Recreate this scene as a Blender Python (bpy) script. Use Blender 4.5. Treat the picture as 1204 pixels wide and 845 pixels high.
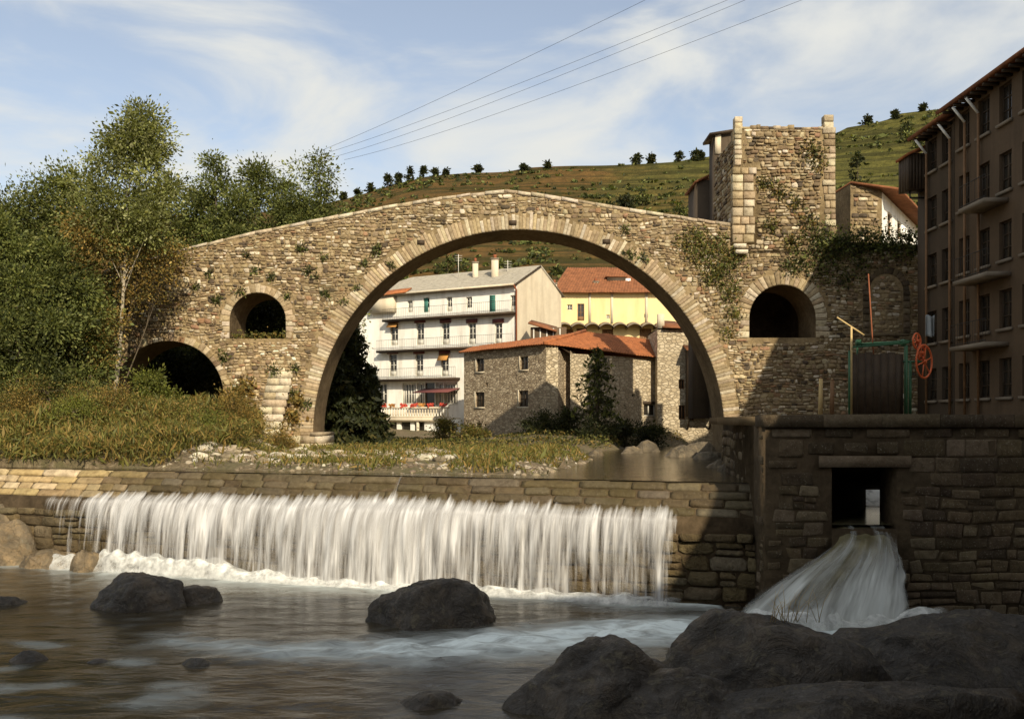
import bpy, math, random
import numpy as np
from mathutils import Vector, Matrix, noise
from mathutils.geometry import tessellate_polygon

for o in list(bpy.data.objects): bpy.data.objects.remove(o)
S = bpy.context.scene
COL = S.collection
R = math.radians

# ------------------------------------------------------------------ camera, sky, sun
EYE = 5.2            # eye height above the lower pool (z = 0)
F, CX, CY = 1100.0, 602.0, 495.0
cam_d = bpy.data.cameras.new('camera')
cam = bpy.data.objects.new('camera', cam_d); COL.objects.link(cam)
cam.location = (0, 0, EYE); cam.rotation_euler = (R(90), 0, 0)
cam_d.sensor_width = 36.0; cam_d.lens = F / 1204 * 36
cam_d.shift_y = (CY - 422.5) / 1204
cam_d.clip_start = 0.1; cam_d.clip_end = 5000
S.camera = cam

SUN = Vector((-0.34, 1.0, -0.65)).normalized()       # the way the light travels
sun_elev = math.asin(-SUN.z)
sun_az = math.atan2(-SUN.x, -SUN.y)                  # azimuth of the sun, clockwise from +Y
sd = bpy.data.lights.new('sun', 'SUN'); sd.energy = 5.0; sd.angle = R(0.6); sd.color = (1.0, 0.88, 0.68)
so = bpy.data.objects.new('sun', sd); COL.objects.link(so)
so.rotation_euler = SUN.to_track_quat('-Z', 'Y').to_euler(); so.location = (20, -40, 60)

w = bpy.data.worlds.new('World'); S.world = w; w.use_nodes = True
nt = w.node_tree; N = nt.nodes; L = nt.links
for n in list(N): N.remove(n)
out = N.new('ShaderNodeOutputWorld'); bg = N.new('ShaderNodeBackground')
sky = N.new('ShaderNodeTexSky'); sky.sky_type = 'NISHITA'; sky.sun_disc = False
sky.sun_elevation = sun_elev; sky.sun_rotation = sun_az
sky.air_density = 1.0; sky.dust_density = 1.5; sky.ozone_density = 1.0
tc = N.new('ShaderNodeTexCoord'); mp = N.new('ShaderNodeMapping')
mp.inputs['Scale'].default_value = (1.5, 1.5, 4.6); mp.inputs['Rotation'].default_value = (0, R(-22), 0)
mp.inputs['Location'].default_value = (0.55, 0.0, 0.35)
nz = N.new('ShaderNodeTexNoise'); nz.inputs['Scale'].default_value = 2.1; nz.inputs['Detail'].default_value = 8
nz.inputs['Roughness'].default_value = 0.55; nz.inputs['Distortion'].default_value = 0.55
cr = N.new('ShaderNodeValToRGB'); cr.color_ramp.elements[0].position = 0.38; cr.color_ramp.elements[1].position = 0.66
cr.color_ramp.interpolation = 'EASE'
hs = N.new('ShaderNodeHueSaturation'); hs.inputs['Saturation'].default_value = 0.80; hs.inputs['Value'].default_value = 1.0
mx = N.new('ShaderNodeMix'); mx.data_type = 'RGBA'
mx.inputs['B'].default_value = (5.3, 5.3, 5.0, 1)
mm = N.new('ShaderNodeMath'); mm.operation = 'MULTIPLY_ADD'; mm.inputs[1].default_value = 0.84; mm.inputs[2].default_value = 0.14
L.new(tc.outputs['Generated'], mp.inputs['Vector']); L.new(mp.outputs[0], nz.inputs['Vector'])
L.new(nz.outputs['Fac'], cr.inputs[0]); L.new(cr.outputs['Color'], mm.inputs[0])
L.new(sky.outputs[0], hs.inputs['Color'])
L.new(hs.outputs[0], mx.inputs['A']); L.new(mm.outputs[0], mx.inputs['Factor'])
L.new(mx.outputs['Result'], bg.inputs['Color']); bg.inputs['Strength'].default_value = 0.135
L.new(bg.outputs[0], out.inputs[0])

vs = S.view_settings
vs.view_transform = 'Standard'; vs.look = 'None'; vs.gamma = 1; vs.exposure = 0.2
S.render.engine = 'CYCLES'
S.cycles.max_bounces = 8; S.cycles.transparent_max_bounces = 16
S.render.resolution_x = 1024; S.render.resolution_y = 718

# ------------------------------------------------------------------ helpers
rng = random.Random(7)
nr = np.random.default_rng(7)
WL = {}                                  # world location of each object

def P(px, py, Y):                        # a measured direction at a known distance
    return Vector(((px - CX) / F * Y, Y, EYE + (CY - py) / F * Y))
def U(r, a, b): return r.uniform(a, b)
def nz3(x, y, z=0.0): return noise.noise(Vector((x, y, z)))

def tagit(o, label=None, cat=None, group=None, kind=None):
    if label: o['label'] = label
    if cat: o['category'] = cat
    if group: o['group'] = group
    if kind: o['kind'] = kind
    return o
def thing(name, label, cat, loc, group=None):
    o = bpy.data.objects.new(name, None); COL.objects.link(o)
    o.location = loc; o.empty_display_size = 0.3; WL[o.name] = Vector(loc)
    return tagit(o, label, cat, group)

def link_mesh(name, me, mat, parent, loc):
    o = bpy.data.objects.new(name, me); COL.objects.link(o)
    if mat is not None and not me.materials: me.materials.append(mat)
    base = Vector((0, 0, 0))
    if parent is not None:
        o.parent = parent; base = WL[parent.name]
    o.location = Vector(loc) - base; WL[o.name] = Vector(loc)
    return o

def mesh_np(name, V, faces_flat, counts, mat, parent=None, tint=None, extra=None, smooth=False, center=True):
    V = np.asarray(V, dtype=np.float64)
    loc = (V.min(0) + V.max(0)) / 2 if center else np.zeros(3)
    if parent is None and center: loc[2] = V[:, 2].min()
    me = bpy.data.meshes.new(name)
    me.vertices.add(len(V)); me.vertices.foreach_set('co', (V - loc).astype(np.float32).ravel())
    faces_flat = np.asarray(faces_flat, dtype=np.int32); counts = np.asarray(counts, dtype=np.int32)
    me.loops.add(len(faces_flat)); me.loops.foreach_set('vertex_index', faces_flat)
    me.polygons.add(len(counts))
    st = np.zeros(len(counts), dtype=np.int32); st[1:] = np.cumsum(counts)[:-1]
    me.polygons.foreach_set('loop_start', st); me.polygons.foreach_set('loop_total', counts)
    if smooth: me.polygons.foreach_set('use_smooth', np.ones(len(counts), dtype=bool))
    me.update(calc_edges=True)
    if tint is not None:
        a = me.attributes.new('tint', 'FLOAT_COLOR', 'POINT')
        t = np.ones((len(V), 4), dtype=np.float32); t[:, :3] = np.asarray(tint)
        a.data.foreach_set('color', t.ravel())
    for k, v in (extra or {}).items():
        a = me.attributes.new(k, 'FLOAT', 'POINT'); a.data.foreach_set('value', np.asarray(v, dtype=np.float32))
    me.validate()
    return link_mesh(name, me, mat, parent, loc)

class MB:
    def __init__(s): s.v = []; s.f = []; s.t = []
    def add(s, vs_, fs, tint=(1, 1, 1)):
        o = len(s.v); s.v += [tuple(v) for v in vs_]; s.f += [tuple(i + o for i in f) for f in fs]
        s.t += [tint] * len(vs_); return s
    def box(s, a, b, tint=(1, 1, 1)):
        x0, y0, z0 = a; x1, y1, z1 = b
        if x0 > x1: x0, x1 = x1, x0
        if y0 > y1: y0, y1 = y1, y0
        if z0 > z1: z0, z1 = z1, z0
        vs_ = [(x0,y0,z0),(x1,y0,z0),(x1,y1,z0),(x0,y1,z0),(x0,y0,z1),(x1,y0,z1),(x1,y1,z1),(x0,y1,z1)]
        return s.add(vs_, [(0,3,2,1),(4,5,6,7),(0,1,5,4),(1,2,6,5),(2,3,7,6),(3,0,4,7)], tint)
    def fbox(s, fr, s0, s1, z0, z1, d0, d1, tint=(1, 1, 1)):       # box in a facade frame; d outward
        if d0 > d1: d0, d1 = d1, d0
        p = lambda a, z, d: fr.pt(a, z, d)
        vs_ = [p(s0,z0,d1),p(s1,z0,d1),p(s1,z0,d0),p(s0,z0,d0),p(s0,z1,d1),p(s1,z1,d1),p(s1,z1,d0),p(s0,z1,d0)]
        return s.add(vs_, [(0,3,2,1),(4,5,6,7),(0,1,5,4),(1,2,6,5),(2,3,7,6),(3,0,4,7)], tint)
    def tube(s, pts, rad, n=8, tint=(1, 1, 1), cap=True):
        pts = [Vector(p) for p in pts]
        if not isinstance(rad, (list, tuple)): rad = [rad] * len(pts)
        vs_ = []; fs = []
        prev = None
        for i, p in enumerate(pts):
            d = (pts[min(i+1, len(pts)-1)] - pts[max(i-1, 0)])
            d = d.normalized() if d.length > 1e-9 else Vector((0, 0, 1))
            if prev is None:
                a = d.orthogonal().normalized()
            else:
                a = (prev - d * prev.dot(d)); a = a.normalized() if a.length > 1e-6 else d.orthogonal().normalized()
            prev = a; b = d.cross(a)
            for k in range(n):
                t = 2 * math.pi * k / n
                vs_.append(p + (a * math.cos(t) + b * math.sin(t)) * rad[i])
        for i in range(len(pts) - 1):
            for k in range(n):
                k2 = (k + 1) % n
                fs.append((i*n+k, i*n+k2, (i+1)*n+k2, (i+1)*n+k))
        if cap:
            fs.append(tuple(range(n-1, -1, -1))); fs.append(tuple((len(pts)-1)*n + k for k in range(n)))
        return s.add(vs_, fs, tint)
    def build(s, name, mat, parent=None, smooth=False, center=True):
        flat = [i for f in s.f for i in f]; cnt = [len(f) for f in s.f]
        return mesh_np(name, s.v, flat, cnt, mat, parent, s.t, smooth=smooth, center=center)

class Frame:
    """a vertical facade: origin (x, y), direction along it, outward normal; z is absolute"""
    def __init__(s, a, b, flip=False):
        s.o = Vector((a[0], a[1], 0)); d = Vector((b[0]-a[0], b[1]-a[1], 0)); s.len = d.length
        s.u = d.normalized(); s.n = Vector((s.u.y, -s.u.x, 0))
        if flip: s.n = -s.n
    def pt(s, a, z, d=0.0): q = s.o + s.u * a + s.n * d; return Vector((q.x, q.y, z))
    def s_of(s, px):
        k = (px - CX) / F
        return (k * s.o.y - s.o.x) / (s.u.x - k * s.u.y)
    def z_of(s, py, a): return EYE + (CY - py) / F * (s.o.y + s.u.y * a)

def grid_mesh(name, nu, nv, fn, mat, parent=None, extra_fn=None, smooth=True, tint=None, center=True):
    V = np.zeros(((nu) * (nv), 3)); ex = {}
    k = 0
    for j in range(nv):
        for i in range(nu):
            V[k] = fn(i / (nu - 1), j / (nv - 1)); k += 1
    i = np.arange(nu - 1); j = np.arange(nv - 1)
    I, J = np.meshgrid(i, j); a = (J * nu + I).ravel()
    Fc = np.stack([a, a + 1, a + 1 + nu, a + nu], 1)
    extra = None
    if extra_fn:
        extra = {}
        uu = np.tile(np.linspace(0, 1, nu), nv); vv = np.repeat(np.linspace(0, 1, nv), nu)
        extra = extra_fn(uu, vv, V)
    return mesh_np(name, V, Fc.ravel(), np.full(len(Fc), 4), mat, parent, tint, extra, smooth, center)

# ------------------------------------------------------------------ materials
MATS = {}
def new_mat(name):
    m = bpy.data.materials.new(name); m.use_nodes = True
    nt = m.node_tree; b = nt.nodes['Principled BSDF']; MATS[name] = m
    return m, nt, b
def nd(nt, t, **kw):
    n = nt.nodes.new(t)
    for k, v in kw.items():
        if k in n.inputs: n.inputs[k].default_value = v
        else: setattr(n, k, v)
    return n
def noise_node(nt, scale, detail=4, rough=0.55, vec=None, dist=0.0):
    n = nt.nodes.new('ShaderNodeTexNoise'); n.inputs['Scale'].default_value = scale
    n.inputs['Detail'].default_value = detail; n.inputs['Roughness'].default_value = rough
    n.inputs['Distortion'].default_value = dist
    if vec is not None: nt.links.new(vec, n.inputs['Vector'])
    return n
def ramp(nt, fac, stops, interp='LINEAR'):
    r = nt.nodes.new('ShaderNodeValToRGB'); r.color_ramp.interpolation = interp
    el = r.color_ramp.elements
    while len(el) < len(stops): el.new(0.5)
    for e, (p, c) in zip(el, stops):
        e.position = p; e.color = (*c, 1) if len(c) == 3 else c
    nt.links.new(fac, r.inputs[0]); return r
def mixc(nt, fac, a, b, mode='MIX'):
    m = nt.nodes.new('ShaderNodeMix'); m.data_type = 'RGBA'; m.blend_type = mode
    for sock, v in (('Factor', fac), ('A', a), ('B', b)):
        if isinstance(v, (int, float)): m.inputs[sock].default_value = v
        elif isinstance(v, tuple): m.inputs[sock].default_value = (*v, 1)
        else: nt.links.new(v, m.inputs[sock])
    return m.outputs['Result']
def worldpos(nt):
    g = nt.nodes.new('ShaderNodeNewGeometry'); return g.outputs['Position']
def bump(nt, b, h, strength=0.5, dist=0.02):
    n = nt.nodes.new('ShaderNodeBump'); n.inputs['Strength'].default_value = strength
    n.inputs['Distance'].default_value = dist
    nt.links.new(h, n.inputs['Height']); nt.links.new(n.outputs[0], b.inputs['Normal'])
def mathn(nt, op, a, b=None, clamp=False):
    m = nt.nodes.new('ShaderNodeMath'); m.operation = op; m.use_clamp = clamp
    for i, v in enumerate((a, b)):
        if v is None: continue
        if isinstance(v, (int, float)): m.inputs[i].default_value = v
        else: nt.links.new(v, m.inputs[i])
    return m.outputs[0]

def stone_mat(name, lichen=0.35, moss=(0.05, 0.045, 0.015), mossamt=0.3, rough=0.9):
    m, nt, b = new_mat(name)
    at = nd(nt, 'ShaderNodeAttribute', attribute_name='tint')
    pos = worldpos(nt)
    n1 = noise_node(nt, 5.0, 5, 0.65, pos); n2 = noise_node(nt, 0.55, 4, 0.6, pos, 0.6); n3 = noise_node(nt, 22, 3, 0.6, pos)
    c = mixc(nt, 1.0, at.outputs['Color'], ramp(nt, n1.outputs['Fac'], [(0.25, (0.55, 0.5, 0.45)), (0.55, (1, 1, 1)), (0.8, (1.3, 1.25, 1.15))]).outputs[0], 'MULTIPLY')
    mk = ramp(nt, n2.outputs['Fac'], [(0.5, (0, 0, 0)), (0.72, (mossamt,) * 3)]).outputs[0]
    c = mixc(nt, mk, c, moss)
    lk = ramp(nt, n3.outputs['Fac'], [(0.60, (0, 0, 0)), (0.72, (lichen,) * 3)]).outputs[0]
    c = mixc(nt, lk, c, (0.52, 0.47, 0.36))
    nt.links.new(c, b.inputs['Base Color']); b.inputs['Roughness'].default_value = rough
    b.inputs['Specular IOR Level'].default_value = 0.2
    h = mathn(nt, 'ADD', n1.outputs['Fac'], mathn(nt, 'MULTIPLY', n3.outputs['Fac'], 0.5))
    bump(nt, b, h, 0.7 if rough > .5 else 1.0, 0.05 if rough > .5 else .14)
    return m
M_STONE = stone_mat('rubble_stone')
M_ASHLAR = stone_mat('dressed_stone', 0.25, (0.10, 0.08, 0.04), 0.25)
M_WEIRST = stone_mat('weir_stone', 0.15, (0.06, 0.045, 0.015), 0.6, 0.6)
M_WETROCK = stone_mat('wet_rock', 0.12, (0.03, 0.025, 0.012), 0.5, 0.45)

def rock_mat(name):
    m, nt, b = new_mat(name); pos = worldpos(nt)
    at = nd(nt, 'ShaderNodeAttribute', attribute_name='tint')
    n1 = noise_node(nt, 1.3, 7, 0.68, pos, 0.6); n2 = noise_node(nt, 9, 5, 0.7, pos); n3 = noise_node(nt, 3.4, 4, 0.6, pos, 1.0)
    mpn = nd(nt, 'ShaderNodeMapping'); mpn.inputs['Scale'].default_value = (1, 1, 1.6); mpn.inputs['Rotation'].default_value = (R(25), R(12), 0)
    va = nt.nodes.new('ShaderNodeVectorMath'); va.operation = 'MULTIPLY_ADD'; nt.links.new(n1.outputs['Color'], va.inputs[0]); va.inputs[1].default_value = (.7, .7, .7); nt.links.new(pos, va.inputs[2])
    nt.links.new(va.outputs[0], mpn.inputs[0])
    v = nt.nodes.new('ShaderNodeTexVoronoi'); v.feature = 'DISTANCE_TO_EDGE'; v.inputs['Scale'].default_value = 1.1; nt.links.new(mpn.outputs[0], v.inputs['Vector'])
    crk = ramp(nt, v.outputs['Distance'], [(0.0, (.62, .62, .62)), (0.016, (1, 1, 1))]).outputs[0]
    c = mixc(nt, 1.0, at.outputs['Color'], ramp(nt, n1.outputs['Fac'], [(0.28, (.45, .45, .45)), (.5, (1, 1, 1)), (.72, (2.1, 1.95, 1.7))]).outputs[0], 'MULTIPLY')
    c = mixc(nt, ramp(nt, n3.outputs['Fac'], [(.56, (0, 0, 0)), (.66, (.55,) * 3)]).outputs[0], c, (.16, .135, .085))
    c = mixc(nt, ramp(nt, n2.outputs['Fac'], [(.58, (0, 0, 0)), (.68, (.35,) * 3)]).outputs[0], c, (.24, .22, .17))
    c = mixc(nt, 1.0, c, crk, 'MULTIPLY')
    nt.links.new(c, b.inputs['Base Color'])
    nt.links.new(ramp(nt, n3.outputs['Fac'], [(.35, (.35,) * 3), (.65, (.8,) * 3)]).outputs[0], b.inputs['Roughness'])
    h = mathn(nt, 'ADD', mathn(nt, 'MULTIPLY', n1.outputs['Fac'], 1.2), mathn(nt, 'ADD', mathn(nt, 'MULTIPLY', n2.outputs['Fac'], .25), mathn(nt, 'MULTIPLY', crk, .12)))
    bump(nt, b, h, 1.0, .22); return m
M_RIVERROCK = rock_mat('river_rock')

def mortar_mat(name, c0, c1, scale=3.0):
    m, nt, b = new_mat(name); pos = worldpos(nt)
    n = noise_node(nt, scale, 6, 0.7, pos); n2 = noise_node(nt, 0.6, 4, 0.6, pos)
    c = ramp(nt, n.outputs['Fac'], [(0.3, c0), (0.7, c1)]).outputs[0]
    c = mixc(nt, ramp(nt, n2.outputs['Fac'], [(0.45, (0, 0, 0)), (0.7, (0.6, 0.6, 0.6))]).outputs[0], c, tuple(x * 0.45 for x in c0))
    nt.links.new(c, b.inputs['Base Color']); b.inputs['Roughness'].default_value = 0.95
    b.inputs['Specular IOR Level'].default_value = 0.1
    bump(nt, b, n.outputs['Fac'], 0.9, 0.08); return m
M_MORTAR = mortar_mat('lime_mortar', (0.17, 0.12, 0.06), (0.34, 0.255, 0.14), 4.0)
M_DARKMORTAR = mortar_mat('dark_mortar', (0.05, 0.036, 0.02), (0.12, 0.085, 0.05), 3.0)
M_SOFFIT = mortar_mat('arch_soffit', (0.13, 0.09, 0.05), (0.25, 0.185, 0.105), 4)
M_EARTH = mortar_mat('earth', (0.10, 0.065, 0.03), (0.22, 0.16, 0.09), 1.2)

def wallstone_mat(name, c0, c1, c2, scale=3.2):       # far masonry: stones too small to tell apart
    m, nt, b = new_mat(name); pos = worldpos(nt)
    mpn = nd(nt, 'ShaderNodeMapping'); mpn.inputs['Scale'].default_value = (1, 1, 1.7); nt.links.new(pos, mpn.inputs[0])
    v = nt.nodes.new('ShaderNodeTexVoronoi'); v.inputs['Scale'].default_value = scale; nt.links.new(mpn.outputs[0], v.inputs['Vector'])
    v2 = nt.nodes.new('ShaderNodeTexVoronoi'); v2.feature = 'DISTANCE_TO_EDGE'; v2.inputs['Scale'].default_value = scale; nt.links.new(mpn.outputs[0], v2.inputs['Vector'])
    sp = nt.nodes.new('ShaderNodeSeparateColor'); nt.links.new(v.outputs['Color'], sp.inputs[0])
    c = ramp(nt, sp.outputs[0], [(0.0, c0), (0.5, c1), (1.0, c2)]).outputs[0]
    e = ramp(nt, v2.outputs['Distance'], [(0.0, (0, 0, 0)), (0.12, (1, 1, 1))]).outputs[0]
    n2 = noise_node(nt, 0.5, 4, 0.6, pos)
    c = mixc(nt, e, tuple(x * 0.6 for x in c0), c)
    c = mixc(nt, ramp(nt, n2.outputs['Fac'], [(0.4, (0, 0, 0)), (0.75, (0.5,) * 3)]).outputs[0], c, tuple(x * 0.7 for x in c1))
    nt.links.new(c, b.inputs['Base Color']); b.inputs['Roughness'].default_value = 0.95
    bump(nt, b, e, 0.8, 0.05); return m
M_FARSTONE = wallstone_mat('far_rubble', (0.26, 0.19, 0.115), (0.42, 0.33, 0.21), (0.58, 0.47, 0.32))
M_FARPALE = wallstone_mat('far_pale_rubble', (0.38, 0.30, 0.19), (0.50, 0.41, 0.27), (0.60, 0.51, 0.36), 2.6)

def plain(name, col, rough=0.7, var=0.25, scale=1.5, metal=0.0, spec=0.3, stain=None):
    m, nt, b = new_mat(name); pos = worldpos(nt)
    n = noise_node(nt, scale, 5, 0.62, pos); n3 = noise_node(nt, scale * 9, 3, 0.6, pos)
    k = mathn(nt, 'ADD', mathn(nt, 'MULTIPLY', n.outputs['Fac'], 0.7), mathn(nt, 'MULTIPLY', n3.outputs['Fac'], 0.3))
    lo = tuple(max(0, x * (1 - var)) for x in col); hi = tuple(min(1, x * (1 + var * 0.6)) for x in col)
    c = ramp(nt, k, [(0.3, lo), (0.68, hi)]).outputs[0]
    if stain:
        mpn = nd(nt, 'ShaderNodeMapping'); mpn.inputs['Scale'].default_value = (1.2, 1.2, 0.18); nt.links.new(pos, mpn.inputs[0])
        ns = noise_node(nt, 1.0, 5, 0.6, mpn.outputs[0])
        c = mixc(nt, ramp(nt, ns.outputs['Fac'], [(0.48, (0, 0, 0)), (0.72, (0.6,) * 3)]).outputs[0], c, stain)
    nt.links.new(c, b.inputs['Base Color'])
    b.inputs['Roughness'].default_value = rough; b.inputs['Metallic'].default_value = metal
    b.inputs['Specular IOR Level'].default_value = spec
    bump(nt, b, n3.outputs['Fac'], 0.25, 0.02)
    return m
M_WHITE = plain('white_plaster', (0.84, 0.81, 0.72), 0.9, 0.10, 0.8, stain=(0.45, 0.40, 0.32))
M_CREAM = plain('cream_sun_patch', (0.60, 0.52, 0.38), 0.9, 0.16, 0.9, stain=(0.38, 0.30, 0.2))
M_YELLOW = plain('yellow_plaster', (0.76, 0.60, 0.30), 0.9, 0.10, 0.7, stain=(0.6, 0.45, 0.2))
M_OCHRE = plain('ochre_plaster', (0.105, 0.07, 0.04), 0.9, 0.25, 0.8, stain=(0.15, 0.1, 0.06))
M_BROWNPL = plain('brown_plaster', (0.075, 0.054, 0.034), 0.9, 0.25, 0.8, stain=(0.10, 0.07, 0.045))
M_WOOD = plain('dark_wood', (0.055, 0.036, 0.02), 0.7, 0.35, 4)
M_BWOOD = plain('brown_wood', (0.22, 0.12, 0.055), 0.7, 0.3, 4)
M_WFRAME = plain('pale_window_paint', (0.58, 0.55, 0.47), 0.6, 0.1, 3)
M_GREEN = plain('green_shutter_paint', (0.045, 0.16, 0.125), 0.6, 0.2, 3)
M_GREENIRON = plain('green_iron_paint', (0.035, 0.11, 0.05), 0.5, 0.3, 6)
M_REDIRON = plain('red_iron_paint', (0.62, 0.13, 0.04), 0.5, 0.25, 6)
M_RUST = plain('rusty_iron', (0.24, 0.075, 0.03), 0.75, 0.3, 8)
M_IRON = plain('dark_iron', (0.04, 0.035, 0.03), 0.6, 0.2, 5)
M_SLATE = plain('grey_slate', (0.36, 0.325, 0.26), 0.85, 0.22, 2.5)
M_TILE = plain('terracotta_tile', (0.33, 0.115, 0.04), 0.9, 0.5, 2.2)
M_TILED = plain('weathered_tile', (0.22, 0.085, 0.035), 0.9, 0.55, 2.2)
M_AWN = plain('dull_red_awning', (0.15, 0.05, 0.045), 0.9, 0.2, 5)
M_AWNO = plain('orange_awning', (0.45, 0.22, 0.06), 0.9, 0.2, 5)
M_CONC = plain('concrete', (0.22, 0.18, 0.13), 0.9, 0.2, 1.5, stain=(0.18, 0.14, 0.1))
M_PALEWOOD = plain('pale_bare_wood', (0.50, 0.36, 0.16), 0.8, 0.25, 6)
M_FLOWER = plain('red_flowers', (0.45, 0.06, 0.035), 0.8, 0.3, 6)
M_CABLE = plain('cable_black', (0.03, 0.03, 0.03), 0.6, 0.1, 1)
M_CLOTH = plain('pale_cloth', (0.35, 0.37, 0.36), 0.9, 0.2, 3)
mg, ntg, bgn = new_mat('window_glass')
bgn.inputs['Base Color'].default_value = (0.03, 0.026, 0.02, 1); bgn.inputs['Roughness'].default_value = 0.15
M_GLASS = mg

def leaf_mat(name, trans=0.35):
    m, nt, b = new_mat(name)
    at = nd(nt, 'ShaderNodeAttribute', attribute_name='tint')
    nt.links.new(at.outputs['Color'], b.inputs['Base Color']); b.inputs['Roughness'].default_value = 0.6
    b.inputs['Specular IOR Level'].default_value = 0.25
    tr = nt.nodes.new('ShaderNodeBsdfTranslucent'); nt.links.new(mixc(nt, 1.0, at.outputs['Color'], (1.3, 1.2, 0.5), 'MULTIPLY'), tr.inputs['Color'])
    ms = nt.nodes.new('ShaderNodeMixShader'); ms.inputs[0].default_value = trans
    nt.links.new(b.outputs[0], ms.inputs[1]); nt.links.new(tr.outputs[0], ms.inputs[2])
    nt.links.new(ms.outputs[0], nt.nodes['Material Output'].inputs[0]); return m
M_LEAF = leaf_mat('foliage')
M_BARK = plain('bark', (0.11, 0.085, 0.055), 0.95, 0.35, 5)
M_BIRCH = plain('pale_bark', (0.36, 0.31, 0.22), 0.85, 0.3, 5)

# ------------------------------------------------------------------ masonry
OCHRES = [((0.46, 0.38, 0.25), 4), ((0.39, 0.305, 0.18), 5), ((0.33, 0.245, 0.135), 5), ((0.27, 0.20, 0.12), 4),
          ((0.66, 0.57, 0.42), 2), ((0.20, 0.14, 0.08), 3), ((0.32, 0.19, 0.105), 1.2), ((0.10, 0.075, 0.05), 2)]
PALES = [((0.50, 0.43, 0.31), 4), ((0.43, 0.355, 0.24), 3), ((0.37, 0.295, 0.19), 2)]
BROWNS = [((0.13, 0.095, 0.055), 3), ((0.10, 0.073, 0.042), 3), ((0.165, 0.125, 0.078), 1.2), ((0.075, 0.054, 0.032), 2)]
WEIRC = [((0.40, 0.31, 0.17), 3), ((0.34, 0.25, 0.12), 3), ((0.28, 0.20, 0.10), 2), ((0.46, 0.37, 0.23), 1)]
OCHRES = [(tuple(x * .9 for x in c_), w_) for c_, w_ in OCHRES]
def pick(r, pal):
    t = sum(x[1] for x in pal); k = r.random() * t
    for c, wgt in pal:
        k -= wgt
        if k <= 0: break
    f = U(r, 0.86, 1.14); return (c[0] * f, c[1] * f * U(r, 0.97, 1.03), c[2] * f * U(r, 0.93, 1.07))

def stone_geo(r, quad, fr, proud, cut=(0.08, 0.3), embed=0.06, tilt=0.02):
    """quad: 4 (s, z) corners ccw. A hewn or rubble block standing proud of the wall face."""
    ring = []
    for i in range(4):
        p = quad[i]; a = quad[i - 1]; b = quad[(i + 1) % 4]
        c1 = U(r, *cut); c2 = U(r, *cut)
        ring.append((p[0] + (a[0] - p[0]) * c1 * 0.5, p[1] + (a[1] - p[1]) * c1))
        ring.append((p[0] + (b[0] - p[0]) * c2 * 0.5, p[1] + (b[1] - p[1]) * c2))
    cx = sum(p[0] for p in ring) / 8; cz = sum(p[1] for p in ring) / 8
    ta, tb = U(r, -tilt, tilt), U(r, -tilt, tilt)
    hw = max(1e-3, max(abs(p[0] - cx) for p in ring)); hh = max(1e-3, max(abs(p[1] - cz) for p in ring))
    V = []
    for p in ring: V.append(fr.pt(p[0], p[1], -embed))
    for p in ring: V.append(fr.pt(p[0], p[1], proud * 0.45))
    k = U(r, 0.74, 0.86)
    for p in ring:
        q = (cx + (p[0] - cx) * k, cz + (p[1] - cz) * k)
        V.append(fr.pt(q[0], q[1], proud + ta * (p[0] - cx) / hw + tb * (p[1] - cz) / hh))
    Fs = []
    for i in range(8):
        j = (i + 1) % 8
        Fs.append((i, j, 8 + j, 8 + i)); Fs.append((8 + i, 8 + j, 16 + j, 16 + i))
    Fs.append(tuple(range(16, 24)))
    return V, Fs

def rubble_quads(r, s0, s1, z0, z1, ch, wd, inside, gap=0.025, wave=0.10, jit=0.22, seed=0.0):
    out_ = []
    z = z0
    while z < z1:
        h = U(r, *ch); s = s0 - U(r, 0, 0.4)
        while s < s1:
            wdt = U(r, *wd) * (1.0 if r.random() > 0.12 else 1.5)
            cells = [(s, s + wdt, z, z + h)]
            if h > ch[0] * 1.5 and r.random() < 0.25:
                k = U(r, 0.4, 0.6); cells = [(s, s + wdt, z, z + h * k), (s, s + wdt, z + h * k, z + h)]
            for (a, b, c, d) in cells:
                q = [(a + gap, c + gap), (b - gap, c + gap), (b - gap, d - gap), (a + gap, d - gap)]
                jj = jit * min(b - a, d - c) * 0.5
                q = [(p[0] + U(r, -jj, jj), p[1] + U(r, -jj, jj) * 0.8 + wave * nz3(p[0] * 0.45 + seed, p[1] * 0.8, seed)) for p in q]
                cx = sum(p[0] for p in q) / 4; cz = sum(p[1] for p in q) / 4
                for k in (1.0, 0.72, 0.5):
                    qq = [(cx + (p[0] - cx) * k, cz + (p[1] - cz) * k) for p in q]
                    if inside(cx, cz) and all(inside(*p) for p in qq): out_.append(qq); break
            s += wdt
        z += h
    return out_

def area(q): return abs(sum(q[i][0] * q[(i + 1) % 4][1] - q[(i + 1) % 4][0] * q[i][1] for i in range(4))) / 2
def masonry(parent, quads, fr, mat, pal, r, proud=(0.02, 0.10), single=300, name='stone', rest='stonework', cut=(0.08, 0.3), tilt=0.02, tintfn=None):
    quads = sorted(quads, key=lambda q: -area(q))
    rb = MB()
    for i, q in enumerate(quads):
        t = pick(r, pal)
        if tintfn: t = tintfn(q, t)
        V, Fs = stone_geo(r, q, fr, U(r, *proud), cut, tilt=tilt)
        if i < single:
            m = MB(); m.add(V, Fs, t); m.build(name, mat, parent)
        else: rb.add(V, Fs, t)
    if rb.v: rb.build(rest, mat, parent)['kind'] = 'stuff'

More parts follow.
